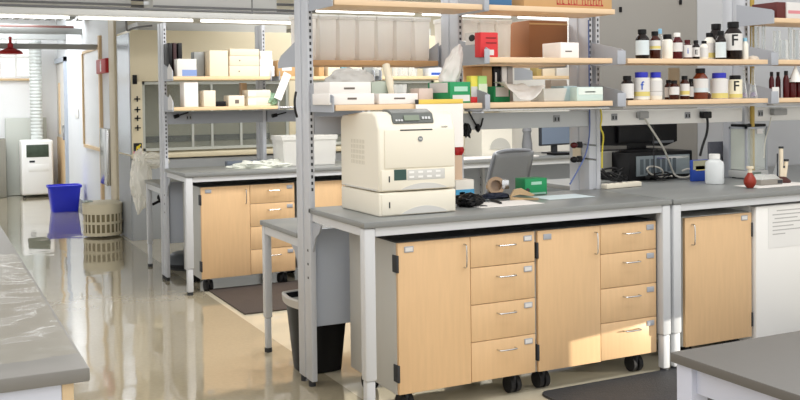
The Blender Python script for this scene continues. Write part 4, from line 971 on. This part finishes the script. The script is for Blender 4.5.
MB().lathe([(.012, .09), (.012, .112), (.02, .114), (.02, .126), (0, .126)], seg=18).build('neck', beige, t)
a = at(761, 186, y=.27); b_ = at(783, 186, y=.27); t = thing('small_instrument', 'small grey box with clear cover right of the red bulb', 'instrument', (a.x, .27, ZB+.002)); w = b_.x-a.x
MB().box(0, w, 0, .10, 0, .032, .004).build('body', mat('taupe_plastic', '8d8880', .5), t); MB().box(w-.045, w-.005, -.0012, -.0002, .006, .026).build('socket_panel', dark, t); MB().prism([(.01, .033), (w-.01, .033), (w*.7, .06), (w*.25, .06)], 'y', .01, .09).build('clear_cover', clear, t)
p = at(779, 175, y=.72); t = thing('flask', 'white conical flask behind the small grey instrument', 'flask', (p.x, .72, ZB+.001), group='clear flasks on the right shelves'); MB().lathe([(0, 0), (.038, 0), (.04, .01), (.012, .10), (.011, .125), (0, .125)], seg=20).build('body', mat('white_frost', 'e6e9ea', .3), t)
p = at(792, 184, z=ZB); t = thing('burette_stand', 'cream tubes standing in a dark red round base at right edge', 'stand', (p.x+.02, p.y+.10, ZB))
MB().lathe([(.055, 0), (.058, .012), (.03, .035), (0, .04)], seg=22).build('base', mat('dark_maroon_plastic', '47201c', .5), t)
for dx, hh in ((0, .21), (.045, .13), (.012, .09)):
    b = MB().cyl((dx*.6, 0, .03), (dx, .0, hh), .013).build('tube', beige, t); MB().cyl((dx, 0, hh), (dx, 0, hh+.012), .015).build('stopper', dark, b)
MB().cyl((-.03, .0, .02), (-.03, 0, .18), .005).build('rod', dark, t)
cable([P(771, 117, .63), P(769, 128, .62), P(765, 140, .60), P(764, 158, .60)], .004, wc, 'thin white cable hanging above the balance')
# ---------- bay one bench items
t, w, h = pbox(455.5, 474, 180, ZB, .565, .11, mat('white_pale_card', 'e9e4da', .6), 'white and light blue wipes carton right of the printer', marks=((0, 1, .02, .52, mat('sky_blue_print', '4fa3cf', .6)), (.2, .5, .1, .4, labelw)))
p = at(486, 192, z=ZB); t = thing('tape_dispenser', 'brown packing tape roll on a dark dispenser', 'tape', (p.x-.16, .56, ZB), -.35)
MB().box(-.03, .10, -.03, .04, .001, .022, .004).build('base', black, t)
MB().lathe([(.03, -.024), (.048, -.024), (.048, .024), (.03, .024), (.03, -.024)], seg=28).build('tape_roll', mat('brown_tape', 'a08466', .25, coat=.4), t)
t.children[-1].data.transform(Matrix.Translation((0.03, .0, .066)) @ Matrix.Rotation(PI/2-.2, 4, 'X') @ Matrix.Identity(4))
MB().box(.06, .10, -.03, .03, .05, .10, .004).build('cutter', chrome, t)
pr_ = at(463, 206, z=ZB); tag(MB((pr_.x, pr_.y, ZB))._add(blob((pr_.x+.02, .30, ZB+.03), .075, .07, .034, 8.2, .3, 4, .85)).build('black_pouch', black), 'crumpled black pouch at the foot of the printer', 'pouch')
tag(MB((1.05, .45, ZB))._add(blob((at(483, 197, z=ZB).x, .52, ZB+.016), .08, .035, .018, 4.2, .3, 4, .85)).build('dark_glove', mat('navy_fabric', '1f2638', .6)), 'crumpled dark glove before the tape roll', 'glove')
def tool(px0, py0, px1, py1, label, mh, mt):
    a = at(px0, py0, z=ZB+.006); b_ = at(px1, py1, z=ZB+.006); m_ = a.lerp(b_, .55); t = thing('hand_tool', label, 'tool', (a.x, a.y, ZB), group='tools lying on the front bench')
    o = (a.x, a.y, ZB); MB(o).tube([a, a.lerp(b_, .3)+Vector((0, 0, .003)), m_], .006, 8, 1).build('grip', mh, t); MB(o).tube([m_, b_], .0035, 8).build('shaft', mt, t)
tool(501, 203, 483, 198.5, 'black gripped tool lying on the front bench', black, chrome)
tool(464, 203, 487, 206, 'cream handled tool lying near the bench edge', mat('tan_handle', 'cdb894', .5), chrome)
# staple remover / wooden block
a = at(513, 196, y=.40); t = thing('stapler', 'beige stapler shaped clip before the green tissue box', 'stapler', (a.x, .43, ZB), -.45)
MB().prism([(0, .001), (.15, .001), (.15, .008), (.03, .014), (0, .022)], 'y', -.018, .018).build('base', mat('tan_plastic', 'b59b76', .4), t); MB().prism([(0, .02), (.02, .055), (.06, .062), (.13, .028), (.12, .02), (.05, .03)], 'y', -.016, .016).build('jaw', mat('tan_plastic', 'b59b76', .4), t)
MB().ball((.095, 0, .05), .012).build('pivot', dark, t)
t, w, h = pbox(525, 547, 178.5, ZB, .57, .10, greenp, 'green and white tissue box lying on the front bench', cat='tissue box', name='tissue_box', marks=((.08, .95, .03, .14, mat('grey_teal', '8fb5a6', .6)), (.28, .75, .62, .8, mat('pale_green_print', 'a9d4bf', .6))))
tag(MB((1.2, .3, ZB)).box(.72, 1.10, .19, .40, ZB+.0003, ZB+.0012).build('paper_sheet', white), 'white paper under the tools on the front bench', 'paper')
tag(MB((1.3, .3, ZB)).box(1.22, 1.52, .32, .50, ZB+.0003, ZB+.0012).build('paper_sheet', mat('pale_blue_paper', 'd7e4e8', .7)), 'pale bluish paper right of the green tissue box', 'paper')
tag(MB((.83, .62, ZB)).box(at(452, 160, y=.60).x, at(462.5, 160, y=.60).x, .60, .65, ZB+.0006, at(458, 148, y=.6).z-.04, .003).build('tan_carton', mat('peach_card', 'd9bda3', .6)), 'tall peach carton squeezed right behind the printer', 'box')
p = at(459, 153, y=.6); tag(MB((p.x, .6, p.z))._add(blob((at(459, 153, y=.62).x, .625, at(458, 148, y=.6).z-.04+.03), .032, .022, .032, 1.4, .25, 3, .9)).build('red_pouch', redp), 'small red pouch on top of the peach carton', 'pouch')
# phone-like black handset on cord near the printer
cable([P(468, 110, .64), P(474, 122, .64), P(480, 130, .64), P(483, 118, .64)], .005, bc, 'black cord hanging from the shelf right of the printer')
tag(MB((1, .62, 1.2))._add(blob(P(466.5, 130, .62), .022, .02, .04, 6.4, .45, 3)).build('black_adapter', black), 'black adapter bunch hanging right of the printer', 'adapter')
tag(MB((1, .63, 1.2))._add(blob(P(478, 128, .64), .014, .013, .022, 2.4, .3, 3)).build('black_plug', black), 'small black plug dangling under the grey raceway', 'plug')

# ===================================================== BEYOND THE FRONT BENCH
# white desktop instrument on the rear desk
YD = D2+.30
a = at(482, 160, y=YD); b_ = at(512, 125, y=YD); o = (a.x, YD, .9155); zt = b_.z
t = thing('white_instrument', 'white arched front instrument on the back bench behind the grey chair', 'instrument', o)
MB(o).prism([(a.x, .917), (b_.x, .917), (b_.x, zt-.03), (b_.x-.03, zt), (a.x+.03, zt), (a.x, zt-.04)], 'y', YD, YD+.3).build('body', mat('instrument_cream', 'dedacd', .45), t)
xm = (a.x+b_.x)/2; MB(o).prism([(xm+.03+.11*math.cos(q*PI/12), .985+.10*math.sin(q*PI/12)) for q in range(13)], 'y', YD-.006, YD-.0005).build('arched_hatch', mat('pale_grey_hatch', 'b3b2ab', .4), t)
# office chair
def office_chair(x, y, rz, label, mm, group='office chairs'):
    t = thing('office_chair', label, 'chair', (x, y, 0), rz, group)
    def bk(u, v):
        xx = (u-.5)*.42*(1-.08*v); return (xx, .20+.06*v+.10*(u-.5)**2*2-.05*math.sin(v*PI), .58+.50*v)
    MB().grid(bk, 14, 14).build('backrest', mm, t, solid=.022)
    fr = [bk(0, 0), bk(0, .5), bk(0, .96), bk(.06, 1), bk(.5, 1.015), bk(.94, 1), bk(1, .96), bk(1, .5), bk(1, 0)]
    MB().tube(fr, .016, 8, 2).build('back_frame', mat('chair_frame_grey', '7f8288', .4), t)
    MB().box(-.23, .23, -.24, .20, .44, .50, .025, 3).build('seat', mm, t)
    MB().tube([(0, .1, .43), (0, .23, .45), (0, .25, .60)], .022, 8, 2).build('back_support', black, t)
    MB().cyl((0, 0, .10), (0, 0, .44), .025).build('gas_post', black, t)
    b = MB().box(-.30, -.23, -.02, .02, .40, .415, .004).build('lever', black, t)
    for i in range(5):
        q = 2*PI*i/5+.3; l = MB().tube([(0, 0, .11), (.15*math.cos(q), .15*math.sin(q), .10), (.29*math.cos(q), .29*math.sin(q), .07)], .018, 8, 1).build('leg', black, t)
        MB().cyl((.29*math.cos(q)-.02, .29*math.sin(q), .029), (.29*math.cos(q)+.02, .29*math.sin(q), .029), .028).build('caster', rubber, l)
    return t
c = at(508, 170, y=1.85); office_chair(c.x-.10, 2.03, PI+.25, 'grey backed office chair behind the front bench', chairg)
t = thing('kick_stool', 'dark round kick stool on the floor under the back bench', 'stool', (.30, D2+1.22, 0))
MB().lathe([(.16, .0), (.18, .02), (.18, .05), (.15, .11), (.13, .13), (.10, .14), (0, .145)], seg=28).build('body', mat('charcoal_plastic', '3f4347', .5), t)
MB().lathe([(.181, .022), (.19, .03), (.19, .045), (.181, .05)], seg=28).build('bumper', rubber, t)
t = thing('black_clamp', 'black lever clamp hanging under the back bench desk', 'clamp', (.12, D2+1.40, .58))
MB().tube([(0, 0, .11), (0, 0, .02), (.05, 0, .0)], .013, 8, 1).build('arm', black, t); MB().tube([(-.07, 0, -.03), (.0, 0, .0), (.09, 0, .0)], .012, 8, 1).build('lever', black, t); MB().ball((.0, 0, .03), .03, (1, .8, 1)).build('knob', black, t)
# flat monitor on the far bench
t = thing('monitor', 'blue grey flat monitor standing on the far bench beyond the chair', 'monitor', (3.66, D2+.42, .915), .18)
MB().box(-.20, .20, 0, .035, .075, .385, .006).build('bezel', mat('dark_bezel', '3c4048', .4), t); MB().box(-.188, .188, -.002, -.0004, .09, .372).build('screen', screenm, t)
MB().box(-.03, .03, .01, .04, .008, .09).build('neck', dark, t); MB().box(-.11, .11, -.07, .09, .0008, .010, .004).build('base', dark, t)
tag(MB((3.35, D2+.4, .915)).lathe([(.05, .001), (.05, .10), (.035, .2), (.045, .22), (.04, .25), (0, .26)], (3.33, D2+.42, .915), seg=16).build('desk_speaker', mat('speaker_grey', '84868a', .5)), 'grey speaker left of the blue grey monitor', 'speaker')
tag(MB((3.5, D2+.2, .915)).box(3.44, 3.84, D2+.12, D2+.26, .916, .936, .004).build('keyboard', black), 'black keyboard before the blue grey monitor', 'keyboard')
tag(MB((2.9, D2+.2, .915)).box(2.35, 3.2, D2+.03, D2+.28, .916, .93, .004).build('papers', white), 'loose white papers on the far bench, left of the monitor', 'paper')
# paper / cork notes on the back wall
# translucent crate + film on the back bench
a = at(274, 137, y=D2+.30); b_ = at(341, 137, y=D2+.30)
t = thing('plastic_crate', 'translucent plastic crate at the right of the back bench', 'crate', (a.x, D2+.25, .916)); w = b_.x-a.x; h = a.z-.916
MB().lathe([(0, .002), (.47, .002), (.5, h), (.485, h), (.455, .008), (0, .008)], seg=32, sq=.85, sx=w*.84, sy=.28).build('tub', frost, t)
t.location.x += w/2; t.location.y += .14
MB().lathe([(.502, h-.03), (.515, h-.03), (.515, h+.005), (.49, h+.005), (.49, h-.03)], seg=32, sq=.85, sx=w*.84, sy=.28).build('rim', frost, t)
for (px, pyt, mm, nm, lab, cat) in ((301, 122, whitep, 'white_bottle', 'white bottle standing behind the translucent crate', 'bottle'),):
    p = at(px, pyt, y=D2+.58); t = thing(nm, lab, cat, (p.x, D2+.58, .916)); hh = p.z-.916
    MB().lathe([(0, 0), (.05, 0), (.052, hh*.7), (.02, hh*.82), (.018, hh), (0, hh)], seg=18).build('body', mm, t); MB().box(-.02, .02, -.055, -.052, hh*.45, hh*.6).build('red_mark', redp, t)
a = at(253, 163, z=.93); tag(MB((a.x, a.y, .916))._add(blob((a.x, D2+.35, .917), .25, .14, .05, 7.7, .4, 5, .02)).build('crumpled_film', glassy('film_heap', 'eef0e6', .45, .2)), 'heap of crumpled clear film on the back bench', 'plastic sheet')
a = at(250, 157, y=D2+.45); tag(MB((a.x, D2+.5, .916)).box(a.x-.17, a.x+.13, D2+.52, D2+.60, .917, .96, .006).build('dark_tray', mat('slate_tray', '5c6470', .5)), 'dark slate tray behind the crumpled film', 'tray')
# back bench shelf items --------------------------------------------------
z1, z2, yb = 1.65, 1.41, D2+.385
gC = 'cartons on the back bench shelves'
def sbox(px0, px1, pyt, z, mm, label, y=yb, dep=.2, name='carton', cat='box', marks=None, grp=gC): return pbox(px0, px1, pyt, z, y, dep, mm, label, cat, name, grp, marks=marks)
for i, (a_, b__) in enumerate(((168.5, 172, ), (173, 176.5), (178, 182))):
    sbox(a_, b__, 43, z1, [black, mat('dark_maroon_book', '33171a', .6), black][i], ['black binder, leftmost on the back bench shelf', 'dark maroon binder between two black binders', 'black binder right of the dark maroon binder'][i], y=yb+.10, dep=.18, name='binder', cat='binder', grp='dark binders on the back bench')
sbox(177, 196.5, 59, z1, mat('pale_grey_card', 'dbd8d2', .6), 'pale grey carton with blue corner on the back bench shelf', marks=((.25, 1, .02, .38, mat('blue_corner', '7f96c8', .6)),), y=yb)
sbox(194, 204, 52, z1, mat('grey_tin', '8b8d8b', .4), 'grey tin between the pale carton and the cream carton', y=yb+.14, dep=.1)
sbox(209.5, 228, 50.5, z1, beige, 'tall cream carton on the back bench shelf')
_, w, h = sbox(229.5, 259, 66, z1, beige, 'long cream carton at the bottom of the stack of three', marks=((.3, .34, .4, .55, inkgrey),), dep=.24)
_, w, h2_ = sbox(229.5, 259, 56, z1+h+.001, beige, 'long cream carton in the middle of the stack of three', dep=.24, marks=((.32, .36, .45, .6, inkgrey),))
_, w, h3_ = sbox(230, 259, 49, z1+h+h2_+.002, beige, 'long cream carton on top of the stack of three', dep=.24)
_, w, h = sbox(259.8, 274.5, 66, z1, white, 'small white box at the bottom of the short stack', dep=.15)
_, w, h2_ = sbox(259.8, 273, 59.5, z1+h+.001, white, 'small white box second in the short stack', dep=.15)
_, w, h3_ = sbox(260.5, 272, 51, z1+h+h2_+.002, white, 'small white box on top of the short stack', dep=.15)
sbox(277.5, 295, 60.5, z1, cardt, 'tan cardboard box with white label at the end of the back shelf', marks=((.25, .8, .35, .7, labelw),), y=yb-.02, dep=.15); bpy.data.objects
sbox(184, 198, 82, z2, white, 'tall white carton on the lower back shelf', dep=.14)
sbox(203.5, 215.5, 90.5, z2, mat('ivory_card', 'e4dac6', .6), 'squat ivory carton on the lower back shelf', dep=.14)
sbox(217, 226, 101.5, z2, black, 'small black pouch shaped box on the lower back shelf', dep=.08)
sbox(228.5, 244.5, 95.5, z2, mat('ivory_card', 'e4dac6', .6), 'flat ivory carton with grey print on the lower back shelf', dep=.14, marks=((.4, .65, .25, .6, inkgrey),))
_, w, h = sbox(248, 270.5, 97.5, z2, mat('ivory_card', 'e4dac6', .6), 'ivory carton at the bottom of a pair on the lower back shelf', dep=.16, marks=((0, .35, .15, .8, labelb),))
sbox(248, 270.5, 90, z2+h+.001, mat('ivory_card', 'e4dac6', .6), 'ivory carton on top of a pair on the lower back shelf', dep=.16, marks=((0, .35, .2, .8, labelw),))
sbox(241, 247, 83, z2, mat('tan_bottle_card', 'b9a080', .5), 'small tan pack behind the ivory cartons', y=yb+.17, dep=.06)
# right end items: green pouch, white papers
a = at(283, 96, y=D2+.37); tag(MB((a.x, D2+.4, z2))._add(blob((.83, D2+.42, z2+.045), .06, .05, .055, 9.1, .35, 4, .85)).build('green_pouch', mat('mint_fabric', '8fb093', .6)), 'mint green pouch at the right end of the lower back shelf', 'pouch')
a = at(277, 100, y=D2+.36); b_ = at(286, 74, y=D2+.36); q = MB((a.x, D2+.36, a.z)); q.prism([(a.x-.03, a.z+.02), (a.x+.03, a.z-.005), (b_.x+.04, b_.z-.01), (b_.x-.02, b_.z+.02)], 'y', D2+.345, D2+.35); tag(q.build('paper_slip', white), 'white paper slip tilted against the end of the back shelf', 'paper')
# shelf 1.65 second bay (seen between the front shelves)
yb2 = D2+.40
for px0, px1, pyt, mm, lab in ((319, 324, 66, cardt, 'small amber pack on the far shelf, left end'), (328, 340, 63, beige, 'cream box on the far shelf left of the teal box'), (341.5, 349.5, 64, mat('teal_card', '7fb8c8', .5), 'teal box on the far shelf'), (350, 362, 63, mat('ivory_card', 'e4dac6', .6), 'ivory box right of the teal box on the far shelf'),
                               (364, 373, 66, mat('grey_tin', '8b8d8b', .4), 'grey tin on the far shelf right of the ivory box'), (429, 450, 66, mat('white_blue_box', 'dfe6ee', .5), 'white box with blue stripe on the far shelf')):
    pbox(px0, px1, pyt, 1.65, yb2, .12, mm, lab, group='small boxes on the far shelf', marks=((.1, .9, .1, .35, inkblue),) if px0 == 429 else None)
for px in (378, 399, 405, 414):
    p = at(px, 66, y=yb2); t = thing('plastic_jar', {378: 'clear jar left of the leaning tube on the far shelf', 399: 'clear jar just right of the leaning tube', 405: 'clear jar in the middle of the far shelf trio', 414: 'clear jar at the right of the far shelf trio'}[px], 'jar', (p.x, yb2+.04, 1.651), group='clear jars on the far shelf')
    MB().lathe([(0, 0), (.045, 0), (.05, .1), (.047, .1), (.042, .004), (0, .004)], seg=16).build('body', clear, t)
for px0, px1, pyt, mm, lab in ((537, 541.5, 65, mat('ochre_card', 'b09a60', .6), 'ochre book on the far right back shelf'), (543, 555, 65, beige, 'cream box on the far right back shelf'), (557, 569, 64, mat('pale_grey_card', 'dbd8d2', .6), 'pale grey box at the far right back shelf')):
    pbox(px0, px1, pyt, 1.65, D2+.40, .12, mm, lab, group='small boxes on the far shelf')
shelf(3.36, 4.4, D2, 1.65, False, 'upper shelf at the far right of the back bench', 3.35, group='shelves of the back bench', wm=maple_edge)
# microphone shaped plugs under the back shelf
for px, lab in ((174, 'black plug under the back shelf at left'), (272, 'black plug under the back shelf at right')):
    a = at(px, 117 if px < 200 else 116, y=D2+.62); b_ = at(px+12, 113, y=D2+.62)
    t = thing('plug', lab, 'plug', (a.x, D2+.62, a.z)); MB((a.x, D2+.62, a.z)).tube([a, a.lerp(b_, .4)], .016, 8).build('head', black, t); MB((a.x, D2+.62, a.z)).tube([a.lerp(b_, .4), b_+Vector((.02, 0, .005))], .006, 8).build('cord', bc, t)
cable([P(296, 92, .62), P(294.5, 100, .60), P(295, 110, .60), P(297, 117, .62)], .006, bc, 'black cord looped on the left upright')

# ==================================================================== LIGHTS
W = bpy.data.worlds.new('world'); S.world = W; W.use_nodes = True
bg = W.node_tree.nodes['Background']; bg.inputs['Color'].default_value = (1.0, .99, .97, 1); bg.inputs['Strength'].default_value = 1.32
def area(name, loc, size, sy, power, rot=(0, 0, 0), col=(1, .97, .92)):
    l = bpy.data.lights.new(name, 'AREA'); l.shape = 'RECTANGLE'; l.size = size; l.size_y = sy; l.energy = power; l.color = col
    o = bpy.data.objects.new(name, l); COL.objects.link(o); o.location = loc; o.rotation_euler = rot
    return o
area('aisle_fill', (1.4, 2.3, 2.8), 3.0, .5, 85, col=(1, .98, .95))  # added fill brightening the space between the benches, no fixture there
area('front_fill', (1.4, -1.1, 2.70), 3.6, .3, 30, col=(1, .98, .95))  # unseen added fill for the front bench, without a fixture
area('end_fill', (-1.0, 10.2, 2.84), 1.4, 2.5, 125, col=(.94, .97, 1))  # added fill to whiten the end wall, no fixture behind it
area('back_bench_fill', (3.2, 5.6, 2.75), 3.6, .4, 40, col=(1, .98, .95))  # added fill that lifts the hoods and back bench
# added unseen wall, its opening cut to shape the sun patch
w = MB(); rx = 5.2
sy0, sy1, sz0, sz1 = -2.56, -2.03, .12, .555
w.box(rx, rx+.12, -8, sy0, 0, 3.2); w.box(rx, rx+.12, sy1, 7.1, 0, 3.2); w.box(rx, rx+.12, sy0, sy1, 0, sz0); w.box(rx, rx+.12, sy0, sy1, sz1, 3.2)
struct(w.build('wall_sun_mask', wallw))
sl = bpy.data.lights.new('sun', 'SUN'); sl.energy = 5.5; sl.angle = .004; sl.color = (1, .93, .80)
so = bpy.data.objects.new('sun', sl); COL.objects.link(so); so.rotation_euler = Vector((-.8, .5, -.062)).to_track_quat('-Z', 'Y').to_euler()
S.view_settings.view_transform = 'Standard'; S.view_settings.look = 'None'; S.view_settings.gamma = 1
S.view_settings.exposure = 0
